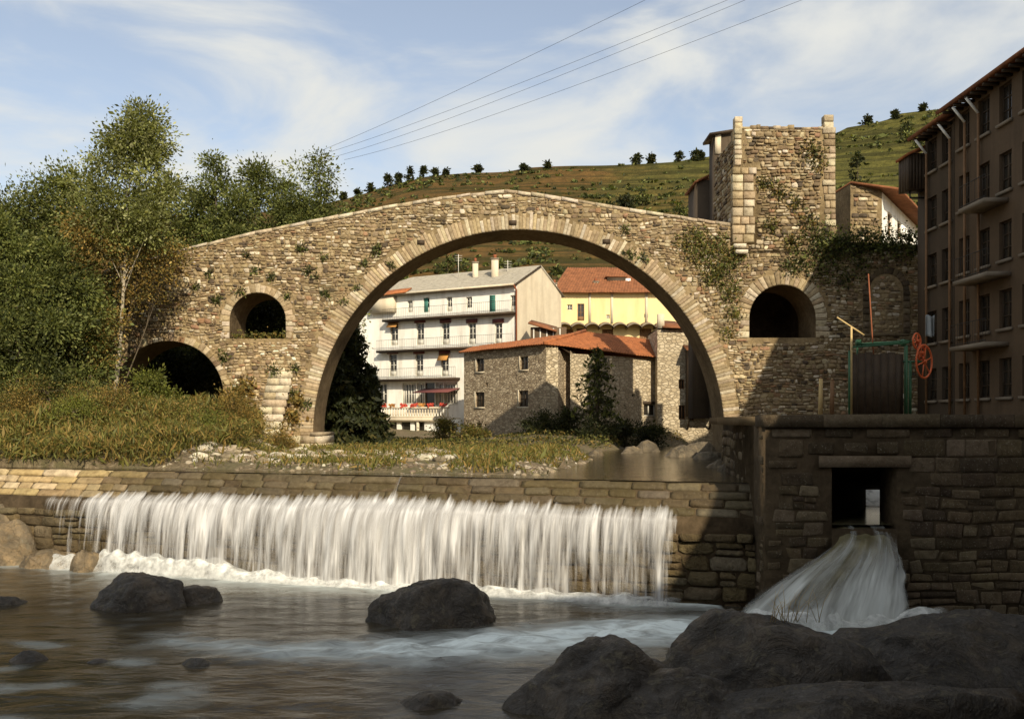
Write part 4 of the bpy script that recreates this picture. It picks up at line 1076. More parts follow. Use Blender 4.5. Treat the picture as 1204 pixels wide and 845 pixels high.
flat_poly('terrace_awning', [FH.pt(FH.s_of(499), zt + 2.25, 1.9), FH.pt(FH.s_of(541), zt + 2.25, 1.9), FH.pt(FH.s_of(541), zt + 2.65, .05), FH.pt(FH.s_of(499), zt + 2.65, .05)], M_AWN, hotel, .06)
rr = random.Random(3)
for i in range(9):
    s_ = lerp(s0 + .6, s1 - .6, i / 8) + U(rr, -.2, .2); p = FH.pt(s_, zt + .95, 1.9)
    m_ = MB()
    for k in range(26):
        q = p + Vector((U(rr, -.28, .28), U(rr, -.14, .14), U(rr, .0, .3))); a_ = Vector((U(rr, -1, 1), U(rr, -1, 1), U(rr, -1, 1))).normalized() * .08; b_ = a_.orthogonal()
        m_.add([q - a_ - b_, q + a_ - b_, q + a_ + b_, q - a_ + b_], [(0, 1, 2, 3)])
    m_.build('flower_box', M_FLOWER if i % 3 else M_AWNO, hotel)
# gable end, back, roof
FG = Frame(HB, tuple((Vector((*HB, 0)) - FH.n * 8.4))[:2])
apex = FG.pt(4.2, FG.z_of(312, 4.2)); RZ = apex.z
gop = [opx(FG, 612, 623, 336, 344)]
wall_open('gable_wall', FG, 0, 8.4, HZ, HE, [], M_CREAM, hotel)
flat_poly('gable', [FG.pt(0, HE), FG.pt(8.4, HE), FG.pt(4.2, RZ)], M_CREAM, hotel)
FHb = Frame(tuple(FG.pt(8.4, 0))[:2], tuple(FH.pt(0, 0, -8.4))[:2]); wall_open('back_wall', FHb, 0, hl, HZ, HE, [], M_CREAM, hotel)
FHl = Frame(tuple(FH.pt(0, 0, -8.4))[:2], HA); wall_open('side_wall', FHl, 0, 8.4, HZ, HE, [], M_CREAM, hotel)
def slates(a, b_, c_, d_, parent, nrow, seed):
    r_ = random.Random(seed); a, b_, c_, d_ = map(Vector, (a, b_, c_, d_))
    nrm = (b_ - a).cross(d_ - a).normalized(); mb = MB(); wl = (b_ - a).length
    for j in range(nrow):
        v0, v1 = j / nrow, (j + 1.25) / nrow; u = 0
        while u < 1:
            u1 = min(1, u + U(r_, .5, .8) / wl); k = U(r_, .85, 1.12)
            q = lambda u_, v_, h: a.lerp(b_, u_).lerp(d_.lerp(c_, u_), min(1, v_)) + nrm * h
            lo = .05 + U(r_, 0, .015)
            mb.add([q(u + .001, v0, lo), q(u1, v0, lo), q(u1, v1, .012), q(u + .001, v1, .012), q(u + .001, v0, 0), q(u1, v0, 0)], [(0, 1, 2, 3), (4, 5, 1, 0)], (k, k, k)); u = u1
    o = mb.build('slates', M_SLATE, parent); o['kind'] = 'stuff'
    flat_poly('roof_deck', [a - nrm * .02, b_ - nrm * .02, c_ - nrm * .02, d_ - nrm * .02], M_WOOD, parent, .12)
ov = .55
ea, eb = FH.pt(0, HE - .05, ov), FH.pt(hl + .12, HE - .05, ov); ra = FH.pt(3.2, RZ, -4.2); rb_ = FH.pt(hl + .12, RZ, -4.2)
slates(ea, eb, rb_, ra, hotel, 11, 4)
ec, ed = FH.pt(hl + .12, HE - .05, -8.9), FH.pt(0, HE - .05, -8.9)
flat_poly('rear_roof', [ec, ed, ra, rb_], M_SLATE, hotel, .08); flat_poly('hip_roof', [ed, ea, ra], M_SLATE, hotel, .08)
m_ = MB(); m_.tube([FH.pt(0, HE - .08, ov + .05), FH.pt(hl, HE - .08, ov + .05)], .09, 8); m_.build('gutter', M_CREAM, hotel)
m_ = MB(); m_.tube([FH.pt(hl - .05, HE - .1, ov), FH.pt(hl - .02, HE - .5, .12), FH.pt(hl - .02, 6, .12)], .08, 8); m_.build('downpipe', M_RUST, hotel)
def chimney(parent, px, Y, py0, py1, wd, mat=M_CREAM):
    a = P(px, py0, Y); t = P(px, py1, Y); m_ = MB(); m_.box((a.x - wd / 2, Y - wd / 2, a.z - 1.2), (a.x + wd / 2, Y + wd / 2, t.z - .12)); o = m_.build('chimney', mat, parent)
    m_ = MB(); m_.box((a.x - wd * .62, Y - wd * .62, t.z - .12), (a.x + wd * .62, Y + wd * .62, t.z)); m_.build('chimney_cap', M_CONC, o)
    m_ = MB(); m_.tube([(a.x, Y, t.z - .02), (a.x, Y, t.z + .35)], wd * .24, 8); m_.build('chimney_pot', M_RUST, o)
chimney(hotel, 582, 83.5, 322, 304, .62); chimney(hotel, 559, 85.0, 322, 308, .5)
# roof aerials
for i, (px, y0, y1, Y) in enumerate(((539, 318, 299, 85.5), (597, 318, 306, 84))):
    a, t = P(px, y0, Y), P(px, y1, Y); an = thing('roof_aerial', ('tall' if i == 0 else 'short') + ' thin aerial mast on the grey hotel roof', 'aerial', a, 'aerials on the hotel roof')
    m_ = MB(); m_.tube([a - Vector((0, 0, .6)), t], .03, 6); m_.build('mast', M_WFRAME, an); m_ = MB()
    for k in range(3): m_.tube([t + Vector((-.35, 0, -.12 - .22 * k)), t + Vector((.35, 0, -.12 - .22 * k))], .014, 5)
    m_.build('element', M_WFRAME, an)
# small dormer-like shed at the left end of the top floor
m_ = MB(); sA, sB = FH.s_of(437), FH.s_of(466); zA = FH.z_of(366, sB)
m_.fbox(FH, sA, sB, zA - .1, zA + 1.35, -.1, .5); shed = m_.build('roof_terrace_hut', M_CREAM, hotel)
flat_poly('hut_roof', [FH.pt(sA - .1, zA + 1.4, .8), FH.pt(sB + 1.6, zA + 1.6, .8), FH.pt(sB + 1.6, zA + 2.1, -.2), FH.pt(sA - .1, zA + 2.0, -.2)], M_TILE, shed, .08)

# ---- yellow house with tiled roof
YY = 97.0; FY = Frame(((640 - CX) / F * YY, YY), ((850 - CX) / F * YY, YY)); yl = FY.len
yh = thing('yellow_house', 'bright yellow plastered house with weathered red tile roof', 'building', FY.pt(yl / 2, 4.5, -4))
YE = FY.z_of(344, 0)
yo = [opx(FY, *q) for q in ((667, 673, 358, 364.5), (679, 687, 357, 377), (713, 717, 370, 374.5), (757.5, 762, 369, 373.5))]
yo2 = [opx(FY, *q) for q in ((665, 674, 387, 395), (678, 690, 386, 395), (708, 721, 387, 412), (752, 766, 386, 411))]
wall_open('front_wall', FY, 0, yl, 4, YE, yo + yo2, M_YELLOW, yh)
for i, o_ in enumerate(yo): window(FY, o_, yh, M_BWOOD if i == 1 else M_WFRAME, door=i == 1, mull=1, trans=1)
for o_ in yo2:
    h = hollow(FY, o_, yh, M_BWOOD, name='wooden_door'); m_ = MB()
    for k in range(5): s_ = lerp(o_[0], o_[1], (k + .5) / 5); m_.fbox(FY, s_ - .09, s_ + .09, o_[2], o_[3], -.2, -.17)
    m_.build('boards', M_BWOOD, h)
for px in (693.5, 719.5, 760): # rusty downpipes / pilaster strips
    s_ = FY.s_of(px); m_ = MB(); m_.fbox(FY, s_ - .12, s_ + .12, FY.z_of(380, 0), YE, .0, .1); m_.build('pilaster', M_CREAM, yh)
for (xa, xb) in ((644, 655), ):
    pass
FYs = Frame((FY.o.x + yl, YY), (FY.o.x + yl, YY + 9)); wall_open('side_wall', FYs, 0, 9, 4, YE, [], M_YELLOW, yh)
FYl = Frame((FY.o.x, YY + 9), (FY.o.x, YY)); wall_open('side_wall', FYl, 0, 9, 4, YE, [], M_WHITE, yh)
RYz = YE + 3.3
ea, eb = FY.pt(.6, YE - .1, .7), FY.pt(yl + .4, YE - .1, .7); ra, rb_ = FY.pt(2.6, RYz, -4.6), FY.pt(yl + .4, RYz, -4.6)
tile_roof('tile_roof', ea, eb, rb_, ra, M_TILED, yh, .30, .07, .45)
flat_poly('rear_roof', [FY.pt(yl + .4, YE, -9.4), FY.pt(0, YE, -9.4), ra, rb_], M_TILED, yh, .08); flat_poly('hip_roof', [FY.pt(0, YE, -9.4), ea, ra], M_TILED, yh, .08)
chimney(yh, 700.5, YY + 1.4, 341, 331, .55); chimney(yh, 652, YY + .3, 340, 333, .5)
dz = P(724, 335, YY + 2.2); m_ = MB(); m_.box((dz.x - .95, YY + 1.6, dz.z - .4), (dz.x + .95, YY + 3.8, dz.z + .75)); dm = m_.build('dormer', M_WOOD, yh)
m_ = MB(); m_.box((dz.x - 1.15, YY + 1.5, dz.z + .75), (dz.x + 1.15, YY + 4.6, dz.z + .86)); m_.build('dormer_roof', M_TILED, dm)
m_ = MB(); m_.box((dz.x + .98, YY + 1.58, dz.z - .2), (dz.x + 1.5, YY + 3.0, dz.z + .6)); m_.build('dormer_cheek', M_WHITE, dm)
# scalloped sheet canopy
sA, sB = FY.s_of(655), yl; nsc = 12
zc = FY.z_of(386.5, 0)
def cano(u, v):
    ph = u * nsc; x = abs(math.sin(PI * ph)); s_ = lerp(sA, sB, u)
    return FY.pt(s_, zc + .34 * x ** .8 + .3 * (1 - v), 1.5 * v)
o = grid_mesh('scalloped_canopy', nsc * 12 + 1, 3, cano, M_CONC, yh, smooth=False); md = o.modifiers.new('thickness', 'SOLIDIFY'); md.thickness = .07
for i in range(nsc + 1):
    s_ = lerp(sA, sB, i / nsc); m_ = MB(); m_.fbox(FY, s_ - .04, s_ + .04, zc - .1, zc + .3, 0, 1.45); m_.build('canopy_rib', M_WOOD, yh)

# ---- rubble house in front, with its corner towards the bridge
C0 = P(642, 0, 66.0); CL = P(545.5, 0, 73.9); FL = Frame((CL.x, CL.y), (C0.x, C0.y))
sh = thing('rubble_house', 'brown rubble house with orange tiled roof and small dark windows', 'building', (C0.x + 2, 70, 3.8))
EL = FL.z_of(405.5, FL.len)
so_ = [opx(FL, *q) for q in ((560, 569, 421.5, 437), (611.5, 621, 419, 434.5), (559, 569.5, 461, 478.5), (610, 621, 459, 478), (560.5, 566.5, 497, 504), (612, 618.5, 496, 501.5), (571, 573.5, 450, 453.5))]
wall_open('front_wall', FL, 0, FL.len, 2.6, EL, so_, M_FARSTONE, sh)
for i, o_ in enumerate(so_):
    if i < 4:
        window(FL, o_, sh, M_WOOD, mull=1, trans=1)
        m_ = MB(); m_.fbox(FL, o_[0] - .14, o_[0], o_[2] - .1, o_[3] + .06, -.02, .02); m_.fbox(FL, o_[0] - .14, o_[1] + .08, o_[2] - .1, o_[2], -.02, .05); m_.build('pale_surround', M_CREAM, sh)
    else: hollow(FL, o_, sh, depth=.21)
C1 = P(656, 0, 66.5); FC = Frame((C0.x, C0.y), (C1.x, C1.y))
C2 = P(670.5, 0, 67.3); C3 = P(776, 0, 73.2)
ER = EYE + (CY - 415.5) / F * 67.3
wall_open('corner_pier', FC, 0, FC.len, FC.z_of(488, 0), EL, [], M_FARPALE, sh)
FCb = Frame((C0.x - .05, C0.y + .03), (C1.x - .05, C1.y + .03)); wall_open('corner_base', FCb, 0, FCb.len, 2.6, FC.z_of(488, 0) + .1, [], M_FARSTONE, sh)
# deep shaded recess between pier and long wall
rd = Vector((.35, 1.0, 0)).normalized() * 1.6
for nm, a, b_ in (('recess_side', (C1.x, C1.y), (C1.x + rd.x, C1.y + rd.y)), ('recess_back', (C1.x + rd.x, C1.y + rd.y), (C2.x + rd.x, C2.y + rd.y)), ('recess_side', (C2.x + rd.x, C2.y + rd.y), (C2.x, C2.y))):
    f_ = Frame(a, b_); wall_open(nm, f_, 0, f_.len, 2.6, ER + .2, [], M_FARSTONE, sh)
FR = Frame((C2.x, C2.y), (C3.x, C3.y)); ro = [opx(FR, 757, 771, 475, 489), opx(FR, 743, 746.5, 463, 466)]
wall_open('long_wall', FR, 0, FR.len, 2.4, ER, ro, M_FARPALE, sh)
window(FR, ro[0], sh, M_WFRAME, mull=1, trans=0); m_ = MB(); m_.fbox(FR, ro[0][0] - .1, ro[0][1] + .1, ro[0][3], ro[0][3] + .22, -.05, .06); m_.build('wood_lintel', M_WOOD, sh)
hollow(FR, ro[1], sh)
BL, BR = (-3.2, 76.8), (C3.x, 76.8)
for nm, a, b_ in (('side_wall', BL, (CL.x, CL.y)), ('back_wall', BR, BL), ('side_wall', (C3.x, C3.y), BR)):
    f_ = Frame(a, b_); wall_open(nm, f_, 0, f_.len, 2.6, ER if nm != 'x' else EL, [], M_FARSTONE, sh)
AP = P(688, 390.5, 72.8); e1 = FL.pt(-.25, EL + .03, .35); e2 = Vector((C0.x - .1, C0.y - .42, EL + .03)); e3 = Vector((C2.x - .2, C2.y - .5, ER + .06)); e4 = FR.pt(FR.len + .1, ER + .0, .45)
AL = P(556, 408.5, 76.6)
tile_roof('left_tile_roof', e1, e2, AP, AL, M_TILE, sh, .28, .06, .42, seed=2)
tile_roof('right_tile_roof', e2, e4, Vector((BR[0] + .2, 76.5, AP.z - .35)), AP, M_TILE, sh, .28, .06, .42, seed=5)
flat_poly('rear_roof', [Vector((BR[0], 77.2, ER)), Vector((BL[0], 77.2, ER)), AL, AP, Vector((BR[0] + .2, 76.5, AP.z - .35))], M_TILE, sh)
m_ = MB(); m_.tube([e2 + Vector((0, .1, .1)), AP + Vector((0, 0, .12))], .14, 8); m_.build('hip_tiles', M_TILE, sh)
flat_poly('eave_fill', [Vector((C0.x, C0.y, EL - .02)), Vector((C1.x, C1.y, EL - .02)), Vector((C2.x, C2.y, ER)), AP], M_WOOD, sh)
# little lean-to roof between hotel and stone house
lt = thing('lean_to_shed', 'small lean-to with slate roof between hotel and rubble house', 'shed', P(640, 420, 78.5))
a = P(624, 400, 78.5); m_ = MB(); m_.box((a.x, 78.5, a.z - 2), (a.x + 3.0, 79.6, a.z + 1.1)); m_.build('wall', M_OCHRE, lt)
flat_poly('roof', [P(621, 379, 78.0), P(655, 389, 78.0), P(655, 384, 80.2), P(625, 376, 80.2)], M_TILED, lt, .12)
m_ = MB()
for k in range(5): m_.box((a.x + .2 + k * .55, 78.42, a.z - 1), (a.x + .3 + k * .55, 78.5, a.z + 1.0))
m_.build('wall_posts', M_WFRAME, lt)

# ---- tall pale stone house at the right edge of the arch
TYY = 71.5; q0, q1 = P(773, 0, TYY), P(842, 0, TYY); FP = Frame((q0.x, TYY), (q1.x, TYY))
ph = thing('pale_stone_house', 'tall pale stone house with dark timber box hanging on its wall', 'building', FP.pt(FP.len / 2, 3.4, -2))
PT = FP.z_of(386, 0)
po = [opx(FP, *q) for q in ((798, 805, 446, 457), (798, 806, 476, 493), (811, 816, 487, 494))]
wall_open('front_wall', FP, 0, FP.len, 2.4, PT, po, M_FARPALE, ph)
for o_ in po: window(FP, o_, ph, M_BWOOD, mull=1, trans=0)
FPl = Frame((q0.x, TYY + 5), (q0.x, TYY)); wall_open('side_wall', FPl, 0, 5, 2.4, PT, [], M_FARPALE, ph)
FPr = Frame((q1.x, TYY), (q1.x, TYY + 5)); wall_open('side_wall', FPr, 0, 5, 2.4, PT, [], M_FARPALE, ph)
flat_poly('flat_roof', [(q0.x, TYY, PT), (q1.x, TYY, PT), (q1.x, TYY + 5, PT), (q0.x, TYY + 5, PT)], M_CONC, ph, .1)
m_ = MB(); a = FP.s_of(773.5); m_.fbox(FP, a, a + .5, PT, FP.z_of(369, 0), -.4, .02); m_.build('roof_pillar', M_CREAM, ph)
flat_poly('small_tile_roof', [FP.pt(FP.s_of(779), PT + .08, .45), FP.pt(FP.s_of(805), PT + .02, .45), FP.pt(FP.s_of(800), PT + .8, -2.4), FP.pt(FP.s_of(779), PT + .9, -2.4)], M_TILED, ph, .1)
# timber box (privy) cantilevered from the wall
bx0, bx1 = FP.s_of(806), FP.s_of(836); bz0, bz1 = FP.z_of(489, 0), FP.z_of(413, 0)
m_ = MB(); m_.fbox(FP, bx0, bx1, bz0, bz1, .02, 1.3); box_ = m_.build('timber_box', M_WOOD, ph)
n = 8
for i in range(n):
    s0 = lerp(bx0, bx1, i / n); s1 = lerp(bx0, bx1, (i + 1) / n); m_ = MB(); m_.fbox(FP, s0 + .012, s1 - .012, bz0 - .03, bz1, 1.3, 1.335 + .012 * (i % 3)); m_.build('board', M_WOOD, box_)
flat_poly('box_roof', [FP.pt(bx0 - .2, bz1, 1.6), FP.pt(bx1 + .2, bz1, 1.6), FP.pt(bx1 + .2, bz1 + .5, 0), FP.pt(bx0 - .2, bz1 + .5, 0)], M_TILED, box_, .08)
for s_ in (bx0 + .15, bx1 - .15): m_ = MB(); m_.tube([FP.pt(s_, bz0, 1.1), FP.pt(s_, bz0 - 1.0, .02)], .07, 6); m_.build('bracket', M_WOOD, box_)

# ---- house behind the gate tower (left side of tower, shadowed) and the rubble house right of it
a, b_ = P(838, 0, 56.5), P(868, 0, 56.5)
th = thing('tower_house', 'narrow shaded house built against the back of the gate tower', 'building', ((a.x + b_.x) / 2, 58, PZ))
m_ = MB(); zt_ = P(0, 160, 56.5).z; m_.box((a.x, 56.0, PZ), (b_.x, 57.5, zt_)); m_.build('walls', M_BROWNPL, th)
m_ = MB(); m_.add([(a.x - .35, 55.7, zt_ - .05), (b_.x, 55.7, zt_ + .25), (b_.x, 57.8, zt_ + .25), (a.x - .35, 57.8, zt_ - .05)], [(0, 1, 2, 3)]); o = m_.build('roof', M_WOOD, th); md = o.modifiers.new('t', 'SOLIDIFY'); md.thickness = .14
m_ = MB(); q = P(841, 163, 55.9); m_.box((q.x, 55.92, q.z - .9), (q.x + .35, 56.0, q.z + .25)); m_.build('painted_sun_patch', M_CREAM, th)  # sunlit patch painted as a pale block on the house wall
a2, b2 = P(820, 0, 58.0), P(838, 0, 58.0)
an2 = thing('annex_shed', 'low dark shed behind the parapet beside the gate tower', 'shed', ((a2.x + b2.x) / 2, 59.5, PZ))
m_ = MB(); z1 = P(0, 212, 58).z; m_.box((a2.x, 58, PZ), (b2.x + .3, 61, z1)); m_.build('walls', M_BROWNPL, an2)
m_ = MB(); m_.add([(a2.x - .2, 57.8, z1 - .1), (b2.x + .3, 57.8, z1 + .6), (b2.x + .3, 61.2, z1 + .6), (a2.x - .2, 61.2, z1 - .1)], [(0, 1, 2, 3)]); o = m_.build('roof', M_TILED, an2); md = o.modifiers.new('t', 'SOLIDIFY'); md.thickness = .12
# dark vaulted room seen through the arch below the tower
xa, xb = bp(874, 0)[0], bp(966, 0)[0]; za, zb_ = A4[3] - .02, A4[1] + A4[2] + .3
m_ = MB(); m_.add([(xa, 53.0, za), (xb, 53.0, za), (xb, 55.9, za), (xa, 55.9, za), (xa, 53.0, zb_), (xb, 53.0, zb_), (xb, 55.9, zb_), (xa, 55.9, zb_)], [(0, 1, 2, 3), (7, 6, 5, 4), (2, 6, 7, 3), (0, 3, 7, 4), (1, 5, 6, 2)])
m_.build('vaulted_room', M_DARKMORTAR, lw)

# rubble house behind the quay wall
c1, c2 = P(1000, 0, 56.0), P(1037, 0, 56.0); FZ = Frame((c1.x, 56), (c2.x, 56)); zz = FZ.z_of(214, 0)
rh = thing('gable_house', 'sunlit rubble gable with white balconied side wall behind quay wall', 'building', FZ.pt(1, PZ, -3))
m_ = MB(); m_.add([FZ.pt(0, PZ), FZ.pt(FZ.len, PZ), FZ.pt(FZ.len, FZ.z_of(222, 0)), FZ.pt(0, zz)], [(0, 1, 2, 3)])
bk = Vector((30.2, 68.5, 0)); zl = FZ.z_of(222, 0)
m_.add([(c1.x, 68, PZ), (c1.x, 56, PZ), (c1.x, 56, zz), (c1.x, 68, zz)], [(0, 1, 2, 3)]); m_.build('core_wall', M_MORTAR, rh)
quads = rubble_quads(random.Random(61), 0, FZ.len, PZ, zz, (.16, .34), (.22, .6), lambda x, z: .03 < x < FZ.len - .12 and PZ + 3 < z < lerp(zz, zl, x / FZ.len) - .05, wave=.1)
masonry(rh, quads, FZ, M_STONE, OCHRES, random.Random(62), (.02, .1), 160)
FV = Frame((c2.x, 56.0), (bk.x, bk.y)); 
vo = []
for k in range(4): s_ = 1.6 + k * 3.1; vo.append((s_, s_ + 1.5, FV.z_of(0, 0) * 0 + EYE + 11.2, EYE + 12.9)); vo.append((s_, s_ + 1.5, EYE + 8.2, EYE + 10.0))
wall_open('white_side_wall', FV, 0, FV.len, PZ, zl - .2, vo, M_WHITE, rh)
for o_ in vo: window(FV, o_, rh, M_BWOOD, mull=1, trans=1)
for zf in (11.0, 8.0):
    for k in range(4):
        s_ = 1.1 + k * 3.1; m_ = MB(); m_.fbox(FV, s_, s_ + 2.5, EYE + zf - .18, EYE + zf, 0, .95); m_.fbox(FV, s_, s_ + 2.5, EYE + zf, EYE + zf + .85, .82, .95); m_.build('balcony', M_WHITE, rh)
flat_poly('eave_roof', [FV.pt(-.3, zl - .15, 1.1), FV.pt(FV.len, zl - .15, 1.1), Vector((bk.x - 6, bk.y + 4, zl + 2.2)), Vector((c1.x, 68, zz + .3)), Vector((c1.x, 55.9, zz + .02))], M_TILED, rh, .14)

# ---- tall houses along the right bank
def bank_house(label, y0, y1, x0, x1, z0, ze, rise, cols, floors, mat, name='riverside_house', ovh=.7, windows=True, first=2.2, face=-1):  # also builds the two unseen blocks added to shade the pool
    h = thing(name, label, 'building', ((x0 + x1) / 2, (y0 + y1) / 2, z0))
    f_ = Frame((x0, y1), (x0, y0)); ln = y1 - y0; ops_ = []
    fh = (ze - z0) / floors
    for i in range(floors):
        for j in range(cols):
            s_ = ln * (j + .5) / cols; ops_.append((s_ - .48, s_ + .48, z0 + i * fh + .9, z0 + i * fh + .9 + min(1.7, fh - 1.2)))
    if not windows: ops_ = []
    wall_open('facade', f_, 0, ln, z0, ze, ops_, mat, h)
    for o_ in ops_:
        window(f_, o_, h, M_WOOD)
        m_ = MB(); m_.fbox(f_, o_[0] - .1, o_[1] + .1, o_[2] - .12, o_[2], 0, .12); m_.build('sill', M_CONC, h)
    for a_, b_ in (((x0, y0), (x1, y0)), ((x1, y1), (x0, y1)), ((x1, y0), (x1, y1))):
        g_ = Frame(a_, b_); wall_open('side_wall', g_, 0, g_.len, z0, ze, [], mat, h)
    xm = (x0 + x1) / 2
    for nm, pts in (('roof_slope', [(x0 - ovh, y0 - .3, ze - .1), (x0 - ovh, y1 + .3, ze - .1), (xm, y1 + .3, ze + rise), (xm, y0 - .3, ze + rise)]), ('roof_slope', [(x1 + ovh, y1 + .3, ze - .1), (x1 + ovh, y0 - .3, ze - .1), (xm, y0 - .3, ze + rise), (xm, y1 + .3, ze + rise)])):
        flat_poly(nm, pts, M_TILED, h, .16)
    for yy in (y0, y1): flat_poly('gable', [(x0, yy, ze), (x1, yy, ze), (xm, yy, ze + rise - .1)], mat, h)
    n = int(ln / .5)
    for i in range(n): yq = y0 + (i + .5) * ln / n; m_ = MB(); m_.box((x0 - ovh + .04, yq - .06, ze - .22), (x0 + .1, yq + .06, ze - .1)); m_.build('rafter', M_WOOD, h)
    return h, f_
HX = 20.0
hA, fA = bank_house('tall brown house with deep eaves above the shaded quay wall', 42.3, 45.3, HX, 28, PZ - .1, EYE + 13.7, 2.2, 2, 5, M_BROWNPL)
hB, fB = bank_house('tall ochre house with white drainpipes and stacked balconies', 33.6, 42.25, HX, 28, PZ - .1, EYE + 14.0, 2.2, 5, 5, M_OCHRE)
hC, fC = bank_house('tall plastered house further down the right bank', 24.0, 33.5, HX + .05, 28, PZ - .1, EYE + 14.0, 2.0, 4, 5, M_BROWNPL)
for o_, f_, s_, zt_ in ((hA, fA, .35, EYE + 13.5), (hA, fA, 2.75, EYE + 13.5), (hB, fB, 1.1, EYE + 13.8), (hB, fB, 2.3, EYE + 13.8)):
    m_ = MB(); m_.tube([f_.pt(s_, zt_, .62), f_.pt(s_ + .1, zt_ - .7, .14)], .06, 8); m_.build('drainpipe_elbow', M_WHITE, o_)
    m_ = MB(); m_.tube([f_.pt(s_ + .1, zt_ - .7, .14), f_.pt(s_ + .1, PZ, .14)], .06, 8); m_.build('drainpipe', M_BWOOD, o_)
for zf, s0, s1 in ((3.2, 1.6, 4.6), (6.0, 1.9, 4.8), (9.0, 2.4, 4.6)):
    m_ = MB(); m_.fbox(fB, s0, s1, EYE + zf - .18, EYE + zf, 0, 1.0); m_.build('balcony_slab', M_CONC, hB); railing(fB, s0, s1, EYE + zf, .95, .95, hB)
# further lower wing with the hanging dark bay
hD = thing('bay_house', 'dark house whose windowless timber bay juts out under a tiled lid', 'building', (24, 46, PZ))
m_ = MB(); m_.box((HX + .25, 45.35, PZ - .1), (27, 46.7, EYE + 12.4)); m_.build('walls', M_BROWNPL, hD)
b0 = P(1068, 222, 45.6); b1 = P(1092, 181, 45.6)
m_ = MB(); m_.box((b0.x, 45.5, b0.z), (HX + .25, 46.65, b1.z)); bay = m_.build('timber_bay', M_WOOD, hD)
for i in range(4): yq = 45.47 + i * .3; m_ = MB(); m_.box((b0.x - .03, yq + .01, b0.z - .02), (b0.x, yq + .31, b1.z)); m_.build('board', M_WOOD, bay)
n = 6
for i in range(n): xa = lerp(b0.x, HX + .25, i / n); xb = lerp(b0.x, HX + .25, (i + 1) / n); m_ = MB(); m_.box((xa + .01, 45.46, b0.z - .02), (xb - .01, 45.5, b1.z)); m_.build('board', M_WOOD, bay)
flat_poly('bay_roof', [(b0.x - .15, 45.34, b1.z - .02), (HX + .3, 45.34, b1.z + .5), (HX + .3, 46.8, b1.z + .5), (b0.x - .15, 46.8, b1.z - .02)], M_TILE, bay, .12)
m_ = MB(); m_.tube([(b0.x + .25, 46.0, b0.z), (b0.x + .25, 46.0, b0.z - .35), (HX + .3, 46.0, b0.z - .35)], .05, 6); m_.build('bracket', M_IRON, bay)
for (xa, xb, ya, yb, Y) in ((1095, 1103, 158, 172, 45.8), (1091.5, 1100, 175, 186, 46.0)):
    a, b_ = P(xa, yb, Y), P(xb, ya, Y); m_ = MB(); m_.box((max(a.x, HX + .3), Y - .1, a.z), (max(b_.x, HX + .8), Y + .7, b_.z)); m_.build('chimney', M_CREAM, hD)
flat_poly('roof', [(HX - .1, 45.65, EYE + 12.45), (HX - .1, 46.9, EYE + 12.45), (27.2, 46.9, EYE + 14.5), (27.2, 45.65, EYE + 14.5)], M_TILED, hD, .14)
# house blocks added out of view behind the viewer to shade the pool
h1, _ = bank_house('unseen plain house block added on the right to shade the pool', -12, 18.0, 12.0, 19.6, -.5, 13.3, 1.2, 8, 4, M_BROWNPL, windows=True)
h2, _ = bank_house('unseen long house block added behind the viewer to shade the pool', -18, -6.0, -16.0, 19.0, -.5, 21.3, .3, 3, 6, M_BROWNPL, windows=True)
# ------------------------------------------------------------------ vegetation
def leaves(name, C, size, pal, parent, seed=0, jit=.35, droop=0.0, vert=0.0, asp=1.6, mat=None, bias=None, kind=None, up=.25):
    """many small leaf-sized faces round the points C (n x 3)"""
    g = np.random.default_rng(seed); n = len(C); C = np.asarray(C, float)
    a = g.normal(size=(n, 3)); a[:, 2] -= droop; a[:, 2] += vert; a /= np.linalg.norm(a, axis=1)[:, None]
    b = g.normal(size=(n, 3)); b -= (b * a).sum(1)[:, None] * a; b /= np.linalg.norm(b, axis=1)[:, None]
    s = size * np.exp(g.normal(0, jit, n))[:, None]
    V = np.stack([C - a * s * asp * .5, C + b * s * .42, C + a * s * asp * .5, C - b * s * .42], 1).reshape(-1, 3)
    pal_c = np.array([p[0] for p in pal]); w_ = np.array([p[1] for p in pal], float); w_ /= w_.sum()
    idx = g.choice(len(pal), n, p=w_)
    t = pal_c[idx] * (g.uniform(.75, 1.25, n))[:, None]
    if bias is not None: t *= bias[:, None]
    Fc = np.arange(4 * n)
    o = mesh_np(name, V, Fc, np.full(n, 4), mat or M_LEAF, parent, np.repeat(t, 4, 0))
    if kind: o['kind'] = kind
    return o
GREEN = [((.10, .118, .03), 4), ((.14, .158, .042), 3), ((.20, .205, .06), 2.4), ((.05, .062, .018), 3)]
POPLAR = [((.155, .17, .045), 4), ((.22, .23, .075), 3), ((.09, .10, .026), 2), ((.31, .31, .14), 1.4)]
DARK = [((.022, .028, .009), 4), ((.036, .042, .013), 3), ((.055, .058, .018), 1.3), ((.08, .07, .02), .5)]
RUSSET = [((.24, .15, .04), 3), ((.17, .13, .035), 3), ((.28, .19, .05), 2), ((.10, .09, .025), 3), ((.33, .24, .07), 1)]
WEED = [((.18, .165, .04), 4), ((.24, .175, .05), 2.6), ((.12, .125, .03), 3.6), ((.30, .195, .06), 1.8), ((.065, .066, .018), 3)]
BRIGHT = [((.16, .175, .03), 3), ((.11, .13, .025), 3), ((.22, .22, .05), 1.5)]

